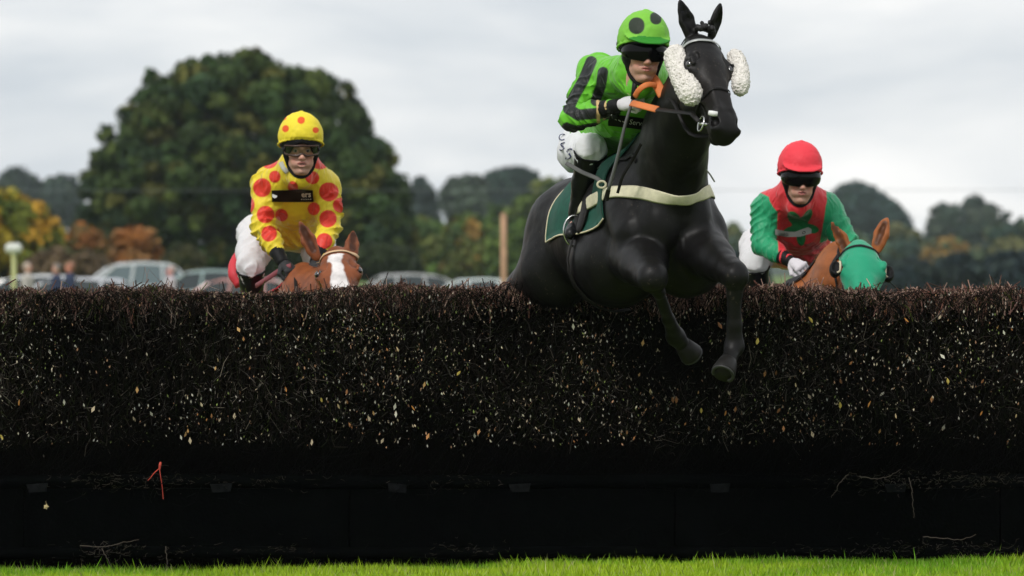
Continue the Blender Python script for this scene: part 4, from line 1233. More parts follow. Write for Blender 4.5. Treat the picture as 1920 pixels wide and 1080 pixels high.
def make_rider(label, root_at, H, J, silkcol, silkmat, breechcol, helmcol, peak, gog, gloves, cuffmat, mouth=0.0, silk_amp=.0045, hs=.0048):
    root = empty('person', root_at, label, 'person')
    lim = 1.0
    # ---- the body: one continuous figure
    pts = np.array([J[k] for k in J if len(k) == 2 and k not in ('hs',) or k in ('neck', 'chest', 'waist', 'pelvis')]); lo = pts.min(0) - .26; hi = pts.max(0) + .26
    hi = np.maximum(hi, H.O + .2)
    def body(F, coarse):
        face_prims(F, H, mouth)
        F.chain([(H(-.045, 0, -.10), .056), (J['neck'], .062)], .03)
        F.chain([(J['chest'], .135), (J['waist'], .115), (J['pelvis'], .135)], .05, w=unit(J['sl'] - J['sr']), sw=1.1)
        F.cone(J['neck'], J['chest'], .07, .12, .05)
        for q in ('r', 'l'):
            F.chain([(J['s' + q], .058), ((J['s' + q] + J['e' + q]) / 2, .045), (J['e' + q], .038)], .03)
            F.chain([(J['e' + q], .038), (J['e' + q] * .6 + J['w' + q] * .4, .036), (J['w' + q], .025)], .02)
            F.cone(J['chest'], J['s' + q], .09, .058, .05)
            F.chain([(J['p' + q], .10), ((J['p' + q] + J['k' + q]) / 2, .078), (J['k' + q], .055)], .04)
            F.chain([(J['k' + q], .054), (J['k' + q] * .65 + J['a' + q] * .35, .052), (J['a' + q], .034), (J['a' + q] * .4 + J['t' + q] * .6, .018)], .02)
    F1 = Field(lo, hi, .013); body(F1, True)
    F2 = Field(H.O - .20, H.O + .20, .0033); body(F2, False)
    p0 = H(-.04, 0, -.15); nn = unit(J['chest'] - H.O)
    F2c = F2.d.copy(); F2.cut(p0, nn, .004); F1.cut(p0 - nn * .012, -nn, .004)
    v1, f1 = F1.mesh(); v2, f2 = F2.mesh(); F2.d = F2c
    v = np.concatenate([v1, v2]); f = np.concatenate([f1, f2 + len(v1)])
    mesh_np('body', v, f, M['skin'], root, col=face_color(v, H, mouth > 0), smooth=True)
    eyes(H, root)
    # ---- silks
    pts = np.array([J[k] for k in ('neck', 'chest', 'waist', 'pelvis', 'sr', 'sl', 'er', 'el', 'wr', 'wl')]); lo = pts.min(0) - .24; hi = pts.max(0) + .24
    S_ = Field(lo, hi, hs); lw = unit(J['sl'] - J['sr'])
    S_.chain([(J['chest'], .158), (J['waist'], .148), (J['waist'] * .35 + J['pelvis'] * .65, .150)], .06, w=lw, sw=1.12)
    S_.cone(J['neck'], J['chest'], .085, .150, .06)
    for q in ('r', 'l'):
        S_.cone(J['chest'], J['s' + q], .12, .082, .06)
        S_.chain([(J['s' + q], .076), (J['s' + q] * .5 + J['e' + q] * .5, .068), (J['e' + q], .060)], .05)
        S_.chain([(H(-.10, 0, -.09), .092), (J['s' + q] * .55 + H(-.10, 0, -.10) * .45 + V(0, 0, -.015), .084), (J['s' + q], .072)], .06)
        S_.chain([(J['e' + q], .058), (J['e' + q] * .55 + J['w' + q] * .45, .053), (J['w' + q] * .88 + J['e' + q] * .12, .036)], .03)
    nk = J['neck']; S_.cone(nk, H(-.005, 0, -.150), .080, .064, .02)               # collar
    wrk = J.get('fold', 1.0)
    smooth_d = S_.d.copy()
    def crs(p):
        r = 0
        for q, sd in (('r', 1), ('l', 2)):
            r = r + creases(p, J['s' + q], J['e' + q], .013, .052, sd * 3) + creases(p, J['e' + q] * .8 + J['s' + q] * .2, J['w' + q], .013, .042, sd * 7)
        lat = J['sl'] - J['sr']
        return r + creases(p, J['chest'] - lat * .45, J['chest'] + lat * .45, .012, .070, 5, .20, .35) + creases(p, J['waist'] - lat * .4, J['waist'] + lat * .4, .014, .062, 9, .20, .8)
    fc_, fw_, fh_ = J['flat']
    def keep(p):                        # the cloth lies flat under the printed panel
        q = p - fc_
        return np.clip(np.maximum((np.abs(q[:, 0]) - fw_) / .035, (np.abs(q[:, 2]) - fh_) / .035), 0, 1)
    S_.displace(lambda p: crs(p) * keep(p))
    S_.displace(lambda p: keep(p) * ( folds(p - nk, 6, silk_amp * 1.2 * wrk) + folds(p - nk, 24, silk_amp * .35)))
    so = sculpt('silks', S_, silkmat, root, col=silkcol)
    SM = S_.like(); SM.d = smooth_d
    # ---- breeches
    pts = np.array([J[k] for k in ('pelvis', 'pr', 'pl', 'kr', 'kl', 'ar', 'al')]); lo = pts.min(0) - .22; hi = pts.max(0) + .22
    Bf = Field(lo, hi, .0075)
    Bf.ell(J['pelvis'], (.155, .155, .14), None, .04)
    Bf.chain([(J['pelvis'] * .7 + J['waist'] * .3, .135), (J['waist'] * .7 + J['pelvis'] * .3, .118)], .04)
    for q in ('r', 'l'):
        Bf.chain([(J['pelvis'] * .4 + J['p' + q] * .6, .125), (J['p' + q], .104), (J['p' + q] * .5 + J['k' + q] * .5, .092), (J['k' + q], .070), (J['k' + q] * .75 + J['a' + q] * .25, .058)], .04)
    Bf.displace(lambda p: folds(p - nk, 12, .006) + folds(p - nk, 26, .002))
    Bf.displace(lambda p: sum(creases(p, J['p' + q], J['k' + q], .013, .065, 3, .16) for q in 'rl'))
    bo = sculpt('breeches', Bf, M['breech'], root, col=breechcol)
    # ---- boots
    for q in ('r', 'l'):
        k, a, t = J['k' + q], J['a' + q], J['t' + q]
        Fb = Field(np.minimum(np.minimum(k, a), t) - .13, np.maximum(np.maximum(k, a), t) + .13, .006)
        k2 = k * .93 + a * .07
        Fb.chain([(k2, .076), (k * .80 + a * .20, .064), (k * .55 + a * .45, .060), (k * .2 + a * .8, .046), (a, .044)], .02)
        heel = a - unit(t - a) * .03 + V(0, 0, -.03)
        Fb.chain([(heel, .034), (a * .5 + t * .5 + V(0, 0, -.012), .036), (t, .030)], .02)
        Fb.cut(k2 + (k - a) * .03, k - a, .004)
        Fb.displace(lambda p: folds(p - nk, 22, .002))
        sculpt('boot', Fb, M['boot'], root)
        m = MB(); kk = k2 + (k - a) * .02; ax_ = unit(k - a); r1 = unit(np.cross(ax_, V(1, .3, 0))); r2 = np.cross(ax_, r1)
        m.tube([kk + .076 * (r1 * cos(z) + r2 * sin(z)) for z in np.linspace(0, 2 * pi, 25)[:-1]], .006, 6, True); m.build('boot_cuff', M['black'], root, smooth=True)
    # ---- gloves and cuffs
    for q, sd in (('r', 1), ('l', -1)):
        w, e = J['w' + q], J['e' + q]; d = unit(J['h' + q] - w)
        hand(w + d * .012, d, J.get('hb' + q, V(0, -.3, 1)), J.get('hs' + q, sd), gloves, root)
        m = MB(); m.tube([w + (e - w) * t for t in (.30, .22, .12, .02, -.06)], [.043, .040, .036, .033, .031], 14); m.build('cuff', cuffmat, root, smooth=True)
    helmet(H, helmcol, root, peak, M['cap'])
    skullcap(H, root)
    goggles(H, root, gog)
    return dict(root=root, S=SM, Bf=Bf, H=H, J=J, silks=so, breeches=bo)
# ================================================================== black horse
def near2(v, pts, r, back=None):         # same, measured flat across the front of the cloth
    w = v.copy(); w[:, 1] = 0; q = [np.asarray(p, float) * np.array([1, 0, 1]) for p in pts]
    d = near(w, q, r)
    if back is not None: d = np.maximum(d, v[:, 1] - back)
    return d
def paint(c, d, col, w=.003):
    m = np.clip(.5 - d / w, 0, 1)[:, None]
    return c * (1 - m) + np.array(col) * m

kH = HeadFrame(P(1322, 60, 20.02), P(1372, 236, 19.66), V(.40, -.90, 0), roll=0.0, S=1.0, LS=1.14)
ears = [(P(1296, 62, 20.06), P(1274, 0, 20.04), V(.35, -.9, .1)), (P(1337, 57, 20.08), P(1350, 10, 20.06), V(.75, -.5, .1))]
def black_col(v, H):
    c = np.tile(np.array((.005, .0046, .0045)), (len(v), 1))
    d = v - H.O; a = d @ H.u; l = d @ H.s; n = d @ H.n
    br = np.exp(-((a - .34) / .16) ** 2) * (n > -.2); c = c + br[:, None] * np.array((.006, .0045, .004))
    dust = noise3(v * 55) > .72; c[dust] *= 1.8
    return c
LF = [
    (P(1195, 480, 20.72), P(1224, 520, 20.22), P(1266, 630, 20.58), P(1280, 646, 20.62)),
    (P(1318, 470, 20.62), P(1377, 516, 20.20), P(1377, 650, 20.28), P(1366, 676, 20.22))]
LH = [
    (V(.10, 22.02, 1.36), V(.02, 22.52, 1.22), V(.10, 22.78, 1.02), V(.12, 22.86, .97)),
    (V(.52, 22.10, 1.36), V(.52, 22.58, 1.20), V(.50, 22.86, 1.02), V(.50, 22.94, .97))]
bh = make_horse('racehorse', 'black racehorse jumping the brush with white fleece cheek rolls and a cream breast band', 'horse',
                (.5, 21.3, 0), V(.54, 21.28, 1.70), V(.44, -1.3, .17), kH, ears, LF, LH, black_col, M['coat_black'], neck_k=1.08, leg_k=((1.18, .92), (1.08, .98)), extra=((P(1286, 468, 20.80), (.22, .20, .23)), (P(1160, 486, 21.05), (.32, .22, .23))), hbody=.0085, hhead=.0046)
R = bh['root']; H = kH; B = bh['B']
br = bridle(bh, dict(brow=M['silver'], strap=M['leather']), R)
# fleece rolls on the cheek straps
for pts, rr in (([P(1267, 104, 20.02), P(1273, 122, 19.98), P(1281, 144, 19.92), P(1289, 162, 19.87), P(1297, 178, 19.83)], .053),
                ([P(1378, 106, 20.06), P(1384, 122, 20.02), P(1388, 138, 19.97), P(1389, 154, 19.93), P(1388, 166, 19.91)], .036)):
    a = np.array(pts); F = Field(a.min(0) - .08, a.max(0) + .08, .0033)
    q = smooth_path(pts, 4)
    F.chain([(p, rr * (1 if 0 < i < len(q) - 1 else .92)) for i, p in enumerate(q)], .01)
    F.displace(lambda p: .004 * np.abs(noise3(p * 70)) + .006 * noise3(p * 200 + 7) - .002)
    def fc(v): return np.array((.80, .76, .70)) * (1 + .12 * noise3(v * 60)[:, None])
    sculpt('fleece_roll', F, M['fleece'], br, col=fc)
# white rubber bit guard, and ring
m = MB(); c = P(1337, 213, 19.70); m.tube([c + V(-.020, 0, .004), c + V(.0, -.004, 0), c + V(.020, -.004, -.002)], [.011, .013, .011], 10); m.build('bit_guard', M['white'], br, smooth=True)
# topknot of plaited forelock and mane plaits
rng = np.random.default_rng(2)
m = Field(H(-.02, 0, 0) - .14, H(-.02, 0, 0) + .14, .004)
for i in range(11):
    m.ell(P(1302 + i * 3.6 + rng.uniform(-2, 2), 50 + abs(i - 5) * 1.4 + rng.uniform(-3, 3), 20.04 + rng.uniform(-.02, .03)), (.014, .014, .016), None, .006)
m.ell(P(1331, 42, 20.05), (.010, .010, .012), None, .005); m.ell(P(1316, 43, 20.05), (.009, .009, .011), None, .005)
m.displace(lambda p: .002 * noise3(p * 160))
sculpt('forelock', m, M['hair'], R, col=(.012, .011, .011))
Fm = Field(np.minimum(kH(-.05, 0, 0), B(.2, 0, .2)) - .3, np.maximum(kH(0, 0, 0), B(.5, 0, .5)) + .15, .008)
a_, b_ = kH(.0, 0, -.17), B(.42, 0, .36); cpts = [a_ * (1 - t) + b_ * t for t in np.linspace(0, 1, 13)]
cp, _ = bh['FB'].project(np.array(cpts), .004)
for p in cp: Fm.ell(p, (.016, .022, .026), None, .008)
tag(sculpt('mane', Fm, M['hair'], R, col=(.010, .009, .009)), kind='stuff')

# breast band: cream elastic right round the chest
F = bh['FB']
band = [B(.02, -.30, .06), B(.25, -.30, .07), B(.48, -.29, .075), B(.66, -.25, .08), B(.78, -.15, .085), B(.84, 0, .09), B(.78, .15, .085), B(.66, .25, .08), B(.48, .29, .075), B(.25, .30, .07), B(.02, .30, .06)]
strap(F, band, .062, R, 'breast_band', M['elastic'], .007, flat=.10, n=8, taut=160)
bm = MB()
for q in (-1,):
    c = P(1128, 346, 20.70)
    bm.tube([c + V(.020 * cos(a), -.01, .016 * sin(a)) for a in np.linspace(0, 2 * pi, 17)[:-1]], .006, 6, True)
bm.build('buckle_loop', M['elastic'], R, smooth=True)
strap(F, [B(.30, -.20, .30), B(.46, -.20, .26), B(.62, -.17, .24), B(.70, -.10, .20)], .022, R, 'neck_strap', M['leather'], .006)
tack(bh, R, M['cloth_green'])

# ================================================================== the rider in green
G = (.14, .50, .03); GD = (.012, .014, .014)
gH = Frame3(P(1206, 99, 20.36), V(.17, -.95, -.13), V(.06, 0, 1), 1.03)
gJ = dict(neck=P(1186, 150, 20.66), chest=P(1172, 196, 20.92), waist=P(1150, 236, 21.22), pelvis=P(1122, 250, 21.52),
          sr=P(1120, 136, 20.82), sl=P(1232, 140, 20.88), er=P(1074, 222, 20.64), el=P(1268, 222, 20.98), wr=P(1158, 198, 20.44), wl=P(1262, 200, 20.72),
          hr=P(1196, 190, 20.38), hl=P(1248, 190, 20.58), pr=P(1086, 284, 21.46), pl=P(1196, 290, 21.46), kr=P(1108, 280, 20.96), kl=P(1268, 310, 21.06),
          ar=P(1080, 418, 21.18), al=P(1290, 430, 21.30), tr=P(1070, 438, 21.04), tl=P(1296, 450, 21.18))
gJ['flat'] = (P(1184, 224, 20.7), .11, .035); gJ['hbr'] = V(-.2, -.75, .55); gJ['hsr'] = -1; gJ['hbl'] = V(.2, -.5, .8); gJ['hsl'] = -1
def gcol(v):
    c = np.tile(np.array(G), (len(v), 1)); bk = 20.80
    c = paint(c, near2(v, [P(1108, 116, 20.8), P(1094, 150, 20.70), P(1077, 180, 20.62), P(1066, 204, 20.58), P(1084, 216, 20.56), P(1130, 212, 20.5), P(1156, 206, 20.45)], .026, bk + .08), GD)
    c = paint(c, near2(v, [P(1129, 138, 20.76), P(1126, 162, 20.72), P(1116, 192, 20.66)], .024, bk + .08), GD)
    c = paint(c, near2(v, [P(1062, 240, 20.66), P(1080, 246, 20.62), P(1116, 240, 20.56)], .024, bk), GD)
    for x_ in (1121, 1133):
        c = paint(c, near2(v, [P(x_, 190, 20.5), P(x_ + 1, 228, 20.5)], .008, bk), (.62, .42, .2))
    return c
def ghel(v):
    c = np.tile(np.array((.20, .52, .055)), (len(v), 1))
    for p, r in ((P(1194, 49, 20.22), .036), (P(1230, 35, 20.25), .027), (P(1165, 27, 20.32), .022), (P(1201, 9, 20.36), .014)): c = paint(c, near2(v, [p, p + V(.0, 0, .008)], r, 20.42), (.030, .04, .028))
    d = v - gH.O; u = d @ gH.u; f = d @ gH.f
    c = paint(c, np.where(u < .086, .0, .02) + np.where(f > .112, -.01, .02), (.03, .24, .02), .01)
    return c
def gbre(v):
    c = np.tile(np.array((.70, .70, .72)), (len(v), 1))
    return c
gr_ = make_rider('jockey in bright green and black silks crouched on the black horse', (.5, 21.3, 0), gH, gJ, gcol, M['silk'], gbre, ghel, 1.0, 'dark', M['glove'], M['black'])
RG = gr_['root']
# chest panel with white lettering
Sf = gr_['S']; O_ = P(1141, 214, 20.70); Rv = unit(P(1226, 224, 20.72) - O_); Dv = V(0, .1, -1)
solid_patch('chest_panel', Sf, O_, Rv, Dv, .215, .052, 16, 6, .006, M['black'], RG)
text_on('lettering', 'Service', Sf, O_ + Rv * .098 + Dv * .034, Rv, Dv, .034, .0075, M['white'], RG, shear=.25)
for k in range(4):
    m = MB(); a0 = O_ + Rv * (.008 + .02 * k) + Dv * (.012 + .004 * k); pp, _ = Sf.front(np.array([a0, a0 + Rv * .012 + Dv * .006]), .0075); m.tube(list(pp), .0022, 4); m.build('lettering', M['white'], RG)
# blue print on the seat of the breeches
nv_ = mat('navy_print', (.03, .035, .13), .6)
for (px, py, s_, sz) in ((1052, 278, 'S', .06), (1062, 296, 'S', .075), (1050, 258, 'C', .05)):
    text_on('print', s_, gr_['Bf'], P(px - 4, py + 4, 21.30), V(.9, -.3, 0), V(.15, 0, -1), sz, .003, nv_, gr_['breeches'], shear=.3)
sp = P(1078, 440, 21.08); stirrup(sp + V(0, 0, -.03), V(.2, -1, 0), B(.14, -.20, .26), R, R)

# reins: orange rubber grips then dark leather to the bit
rn = new_obj('reins', None, R)
bit = H(.475, -.07, -.115)
g0 = P(1184, 193, 20.30)
m = MB(); m.tube([g0, P(1204, 198, 20.22), P(1232, 205, 20.12)], .0185, 8, flat=.25, fn=V(0, -1, .3)); m.build('rein_grip', M['orange'], rn, smooth=True)
m = MB(); m.tube([P(1231, 205, 20.12), P(1262, 209, 19.98), P(1296, 212, 19.84), bit + V(-.01, -.02, .01)], .012, 8, flat=.25, fn=V(0, -1, .3)); m.build('rein', M['leather'], rn, smooth=True)
m = MB(); m.tube(smooth_path([P(1190, 182, 20.32), P(1199, 168, 20.28), P(1213, 159, 20.27), P(1229, 160, 20.30), P(1238, 168, 20.34)], 5), .014, 8, flat=.3, fn=V(0, -1, .3)); m.build('rein_grip', M['orange'], rn, smooth=True)
m = MB(); m.tube(smooth_path([P(1218, 142, 20.36), P(1228, 152, 20.33), P(1236, 166, 20.30), P(1243, 180, 20.28)], 4), .024, 8, flat=.25, fn=V(-.2, -1, .3)); m.build('rein_grip', M['orange'], rn, smooth=True)
bl_ = H(.475, .07, -.115)
m = MB(); m.tube(smooth_path([P(1243, 180, 20.28), P(1262, 190, 20.10), H(.36, -.02, -.30), H(.42, .06, -.22), bl_], 5), .010, 8, flat=.3, fn=V(0, -1, .3)); m.build('rein', M['leather'], rn, smooth=True)
# whip
wp = empty('whip', P(1170, 240, 20.36), 'thin dark riding whip held upright in the white glove of the green jockey', 'whip')
m = MB(); m.tube([P(1193, 146, 20.34), P(1187, 186, 20.33)], [.016, .013], 10); hnd = m.build('handle', M['leather'], wp, smooth=True)
m = MB(); m.lathe(P(1193, 145, 20.34), [(.019, -.005), (.020, .004), (.012, .010)], 12); m.build('knob', M['silver'], hnd)
m = MB(); m.tube(smooth_path([P(1187, 186, 20.33), P(1172, 235, 20.34), P(1158, 295, 20.37), P(1141, 356, 20.42)], 6), list(np.linspace(.0075, .0085, 19)), 8); m.build('shaft', mat('whip_grey', (.10, .10, .10), .45), wp, smooth=True)
m = MB(); m.tube([P(1141, 356, 20.42), P(1136, 376, 20.44)], [.012, .014], 6, flat=.3, fn=V(0, 1, 0)); m.build('tip_flap', M['leather'], wp)
# second dark strap before the breast band (martingale) and loose grey lace
m = MB(); m.tube(smooth_path([P(1202, 270, 20.42), P(1186, 300, 20.45), P(1168, 330, 20.47), P(1158, 362, 20.50)], 5), .008, 6, flat=.5, fn=V(0, 1, 0)); m.build('martingale_strap', M['leather'], R)
m = MB(); m.tube(smooth_path([P(1062, 306, 20.95), P(1090, 322, 20.85), P(1118, 334, 20.76), P(1128, 342, 20.72)], 5), .011, 8, flat=.4, fn=V(0, -1, .2)); m.build('surcingle_strap', mat('grey_strap', (.09, .09, .085), .6), R, smooth=True)
m = MB(); m.tube([P(1324, 318, 20.45), P(1332, 328, 20.45), P(1340, 341, 20.46)], .004, 5); m.build('band_end', mat('grey_lace', (.25, .25, .22), .7), R)

# ================================================================== chestnut horse of the yellow rider
def chest_col(base, blaze):
    def fn(v, H):
        c = np.tile(np.array(base, float), (len(v), 1)) * (1 + .12 * noise3(v * 7)[:, None])
        d = v - H.O; a = d @ H.u; l = d @ H.s; n = d @ H.n
        ed = (np.linalg.norm(np.stack([a - .19, np.abs(l) - .095, n + .047], -1) / np.array([.035, .03, .028]), axis=1) - 1) * .03
        c = paint(c, ed, (.055, .035, .028), .02)
        if blaze:
            wv = .036 + .012 * np.sin(a * 22 + 1) + .006 * noise3(v * 40) + .02 * np.exp(-((a - .13) / .03) ** 2) * (l < 0)
            wv = np.where((a > .085) & (a < .56), wv, -.02)
            c = paint(c, np.maximum(np.abs(l + .002) - wv, -.02 - (n + .07)), (.72, .68, .66), .008)
        else:
            c = paint(c, -(a - .44), (.05, .03, .025), .1) if False else c
        return c
    return fn
def approach_horse(name, label, poll, nose, h, head_ears, heading, whi, col, roll=0, neck_k=.9, nmid=(0, 0, -.05)):
    Hh = HeadFrame(poll, nose, h, roll, 1.0, 1.14)
    Hd = unit(heading); Lt = unit(np.cross(V(0, 0, 1), Hd)); U = np.cross(Hd, Lt)
    O = whi - Hd * .30 - U * .30
    Bq = lambda x, y, z: O + x * Hd + y * Lt + z * U
    g = 0.05
    LFq = [(Bq(.50, -.17, -.28), Bq(.86, -.16, -.32), Bq(.66, -.16, -.52), Bq(.60, -.16, -.55)), (Bq(.50, .17, -.28), Bq(.80, .16, -.42), Bq(.58, .16, -.58), Bq(.52, .16, -.61))]
    h1 = Bq(-.60, -.17, -.38); h2 = Bq(-.50, .17, -.38)
    dn = V(0, 0, -1)
    LHq = []
    for st, q in ((h1, -1), (h2, 1)):
        hk = V(*(st - Hd * .34)); hk[2] = .50; ft = hk + Hd * .10; ft[2] = .20; ho = ft + Hd * .06; ho[2] = .10
        LHq.append((st, hk, ft, ho))
    hz = make_horse(name, label, 'horse', (O[0], O[1], 0), O, Hd, Hh, head_ears, LFq, LHq, col, M['coat'], hbody=.0125, hhead=.0058, neck_k=neck_k, neck_mid=nmid)
    return hz
yp = P(629, 457, 22.98); ynose = P(644, 594, 22.56)
years = [(P(590, 474, 23.03), P(561, 414, 23.05), V(.1, -1, .1)), (P(666, 478, 23.0), P(652, 446, 23.06), V(.5, -.9, .2))]
years[1] = (P(659, 472, 23.0), P(663, 432, 23.08), V(.3, -.9, .1))
yh = approach_horse('racehorse', 'chestnut racehorse with a white blaze, mostly hidden by the brush under the yellow rider', yp, ynose, V(.05, -.95, .0), years, V(.20, -1, .26), P(560, 545, 23.75), chest_col((.21, .062, .022), True))
bridle(yh, dict(brow=M['band'], strap=M['leather']), yh['root'], noseband=True)
tack(yh, yh['root'], mat('red_cloth', (.55, .03, .04), .8, vary=(30, .2)))
# mane tuft
def mane(h, colr):
    a_, b_ = h['H'](-.01, 0, -.13), h['B'](.45, 0, .33); n = 700; t = RNG.random(n)
    base = a_ * (1 - t[:, None]) + b_ * t[:, None]; base, g = h['FB'].project(base, .0)
    side = -h['Lt']; E = base + g * .03 + side * RNG.uniform(.02, .05, (n, 1)) + V(0, 0, -1) * RNG.uniform(.03, .10, (n, 1)) + RNG.normal(0, .01, (n, 3))
    v, f, per = prisms(base, E, np.full(n, .004), np.full(n, .0015), .1)
    mo = mesh_np('mane', v, f, M['hair'], h['root'], col=np.tile(np.array(colr), (len(v), 1)) * np.repeat(RNG.uniform(.6, 1.3, (n, 1)), per, 0)); mo['kind'] = 'stuff'
mane(yh, (.22, .075, .03))

YL = (.80, .62, .035); RD = (.72, .045, .025)
yH = Frame3(P(564, 279, 23.38), V(.10, -.95, -.15), V(.0, 0, 1), 1.03)
yJ = dict(neck=P(556, 330, 23.62), chest=P(556, 366, 23.78), waist=P(550, 410, 23.98), pelvis=P(543, 425, 24.28),
          sr=P(503, 348, 23.68), sl=P(607, 350, 23.68), er=P(492, 424, 23.60), el=P(618, 424, 23.60), wr=P(530, 492, 23.44), wl=P(592, 490, 23.44),
          hr=P(550, 512, 23.36), hl=P(588, 512, 23.36), pr=P(482, 440, 24.18), pl=P(592, 436, 24.22), kr=P(470, 500, 23.82), kl=P(610, 520, 23.86),
          ar=P(478, 640, 24.02), al=P(622, 640, 24.02), tr=P(474, 655, 23.88), tl=P(626, 655, 23.88))
yJ['flat'] = (P(556, 369, 23.62), .115, .035); yJ['hbr'] = V(0, -.4, .9); yJ['hsr'] = 1; yJ['hbl'] = V(0, -.4, .9); yJ['hsl'] = -1
ydots = [(P(505, 298, 23.60), .052), (P(601, 300, 23.62), .052), (P(492, 352, 23.60), .050), (P(617, 360, 23.60), .050), (P(497, 402, 23.52), .046), (P(614, 410, 23.5), .046), (P(504, 438, 23.48), .042), (P(608, 452, 23.48), .042),
         (P(517, 332, 23.60), .032), (P(588, 334, 23.58), .034), (P(552, 352, 23.60), .030), (P(590, 392, 23.7), .034), (P(530, 404, 23.76), .032), (P(462, 385, 23.7), .05), (P(640, 385, 23.7), .04)]
def ycol(v):
    c = np.tile(np.array(YL), (len(v), 1))
    for p, r in ydots: c = paint(c, near2(v, [p], r * 1.02, 24.2), RD)
    return c
def yhel(v):
    c = np.tile(np.array((.82, .66, .04)), (len(v), 1))
    for px, py, y, r in ((535, 241, 23.27, .019), (564, 225, 23.24, .020), (592, 244, 23.29, .016), (533, 221, 23.32, .010)): c = paint(c, near2(v, [P(px, py, y)], r, 23.42), (.75, .10, .02))
    return c
def ybre(v): return np.tile(np.array((.68, .67, .68)), (len(v), 1))
yr = make_rider('jockey in yellow silks with red spots and clear goggles', (yh['root'].location[0], 24.0, 0), yH, yJ, ycol, M['silk'], ybre, yhel, .0, 'clear', M['glove_black'], M['black'], mouth=.006)
Sf = yr['S']; O_ = P(511, 358, 23.62); Rv = V(1, 0, 0); Dv = V(0, .05, -1)
solid_patch('chest_panel', Sf, O_, Rv, Dv, .222, .060, 18, 6, .006, M['black'], yr['root'])
text_on('lettering', 'ers', Sf, O_ + Rv * .158 + Dv * .034, Rv, Dv, .042, .0075, M['white'], yr['root'], bold=.001)
for k in range(5):
    m = MB(); a0 = O_ + Rv * (.155 + .012 * k) + Dv * .046; pp, _ = Sf.front(np.array([a0, a0 + Rv * .007]), .0075); m.tube(list(pp), .0018, 4); m.build('lettering', M['white'], yr['root'])
pp, gg_ = Sf.front(np.array([O_ + Rv * .016 + Dv * .026]), .0075)
m = MB(); m.lathe(pp[0], [(.014, -.001), (.014, .001)], 14, (Rv, V(0, 0, 1), V(0, -1, 0))); m.build('emblem', M['white'], yr['root'])
# white collar tab
pp, _ = Sf.front(np.array([P(529, 305, 23.56), P(534, 316, 23.54), P(541, 324, 23.52)]), .006)
m = MB(); m.tube(list(pp), .014, 8, flat=.3, fn=V(0, -1, .2)); ct = m.build('collar_tab', mat('pale_tab', (.45, .45, .38), .6), yr['root'], smooth=True)
# reins and red strap of this pair
rn = new_obj('reins', None, yh['root'])
for q, hp_ in ((-1, P(553, 512, 23.34)), (1, P(600, 516, 23.34))):
    b0 = yh['H'](.475, q * .07, -.115); m = MB(); m.tube(smooth_path([hp_, (hp_ + b0) / 2 + V(q * .06, 0, -.03), b0], 6), .010, 6, flat=.3, fn=V(0, -1, .3)); m.build('rein', M['leather'], rn)
m = MB(); m.tube(smooth_path([P(480, 536, 23.55), P(505, 520, 23.45), P(528, 505, 23.40), P(545, 498, 23.36)], 5), .014, 8, flat=.4, fn=V(0, -1, .3)); m.build('rein_grip', mat('maroon_grip', (.22, .05, .06), .6), rn, smooth=True)
m = MB(); m.tube(smooth_path([P(448, 470, 24.1), P(441, 495, 24.05), P(440, 515, 24.0), P(450, 535, 23.98)], 4), [.010, .02, .026, .03, .034, .036, .036, .036, .036, .034, .03, .03, .03][:13], 10); m.build('saddle_flap', mat('red_flap', (.6, .03, .045), .6), yh['root'], smooth=True)
stirrup(P(474, 655, 23.9) + V(0, 0, -.03), V(.1, -1, 0), yh['B'](.14, -.2, .24), R, yh['root'])

# ================================================================== hooded horse of the red rider
rp = P(1616, 448, 23.06); rnose = P(1626, 590, 22.62)
rears = [(P(1586, 470, 23.12), P(1558, 412, 23.14), V(-.2, -1, .1)), (P(1646, 460, 23.12), P(1664, 410, 23.14), V(-.5, -.9, .1))]
rh = approach_horse('racehorse', 'bay orange racehorse wearing a green hood over its eyes at the right', rp, rnose, V(.06, -.95, 0), rears, V(.26, -1, .24), P(1530, 522, 23.72), chest_col((.30, .095, .028), False), neck_k=1.0, nmid=(-.05, 0, .035))
Hh = rh['H']; F = rh['FH']
bridle(rh, dict(brow=M['black'], strap=M['leather']), rh['root'])
mane(rh, (.12, .05, .02))
tack(rh, rh['root'], mat('black_cloth', (.02, .02, .022), .8))
# hood: the head surface pushed out, with holes for ears and eyes
lo = F.lo; Q = F.like(); Q.d = F.d - .007
Q.cut(Hh(-.045, 0, 0), -Hh.u, .006); Q.cut(Hh(.40, 0, 0), Hh.u, .006); Q.cut(Hh(0, 0, -.105), -Hh.n, .006); Q.cut(Hh(0, -.125, 0), -Hh.s, .006); Q.cut(Hh(0, .125, 0), Hh.s, .006)
for q, (b, t, o) in zip((-1, 1), rears):
    Q.cone(b - (t - b) * .1, t + (t - b) * .1, .050, .050, .006, op='sub')
    Q.ell(Hh(.19, q * .105, -.045), (.040, .040, .034), (Hh.u, Hh.s, Hh.n), .006, 'sub')
sculpt('hood', Q, M['hood'], rh['root'])
for q in (-1, 1):
    c = Hh(.19, q * .104, -.05); m = MB()
    ring = [c + .036 * Hh.u * cos(a) + .031 * Hh.n * sin(a) + Hh.s * q * (.012 if sin(a) < .2 else .0) for a in np.linspace(0, 2 * pi, 21)[:-1]]
    m.tube(ring, .006, 6, True); m.build('eye_hole_binding', M['piping'], rh['root'], smooth=True)
    Fc = Field(c - .09, c + .09, .0045); Fc.ell(c + Hh.s * q * .022 - Hh.u * .0 - Hh.n * .012, (.048, .030, .042), (Hh.u, Hh.s, Hh.n), .01)
    Fc.ell(c + Hh.s * q * .022 + Hh.n * .034 + Hh.u * .02, (.045, .028, .035), (Hh.u, Hh.s, Hh.n), .006, 'sub')
    sculpt('eye_cup', Fc, M['black'], rh['root'])
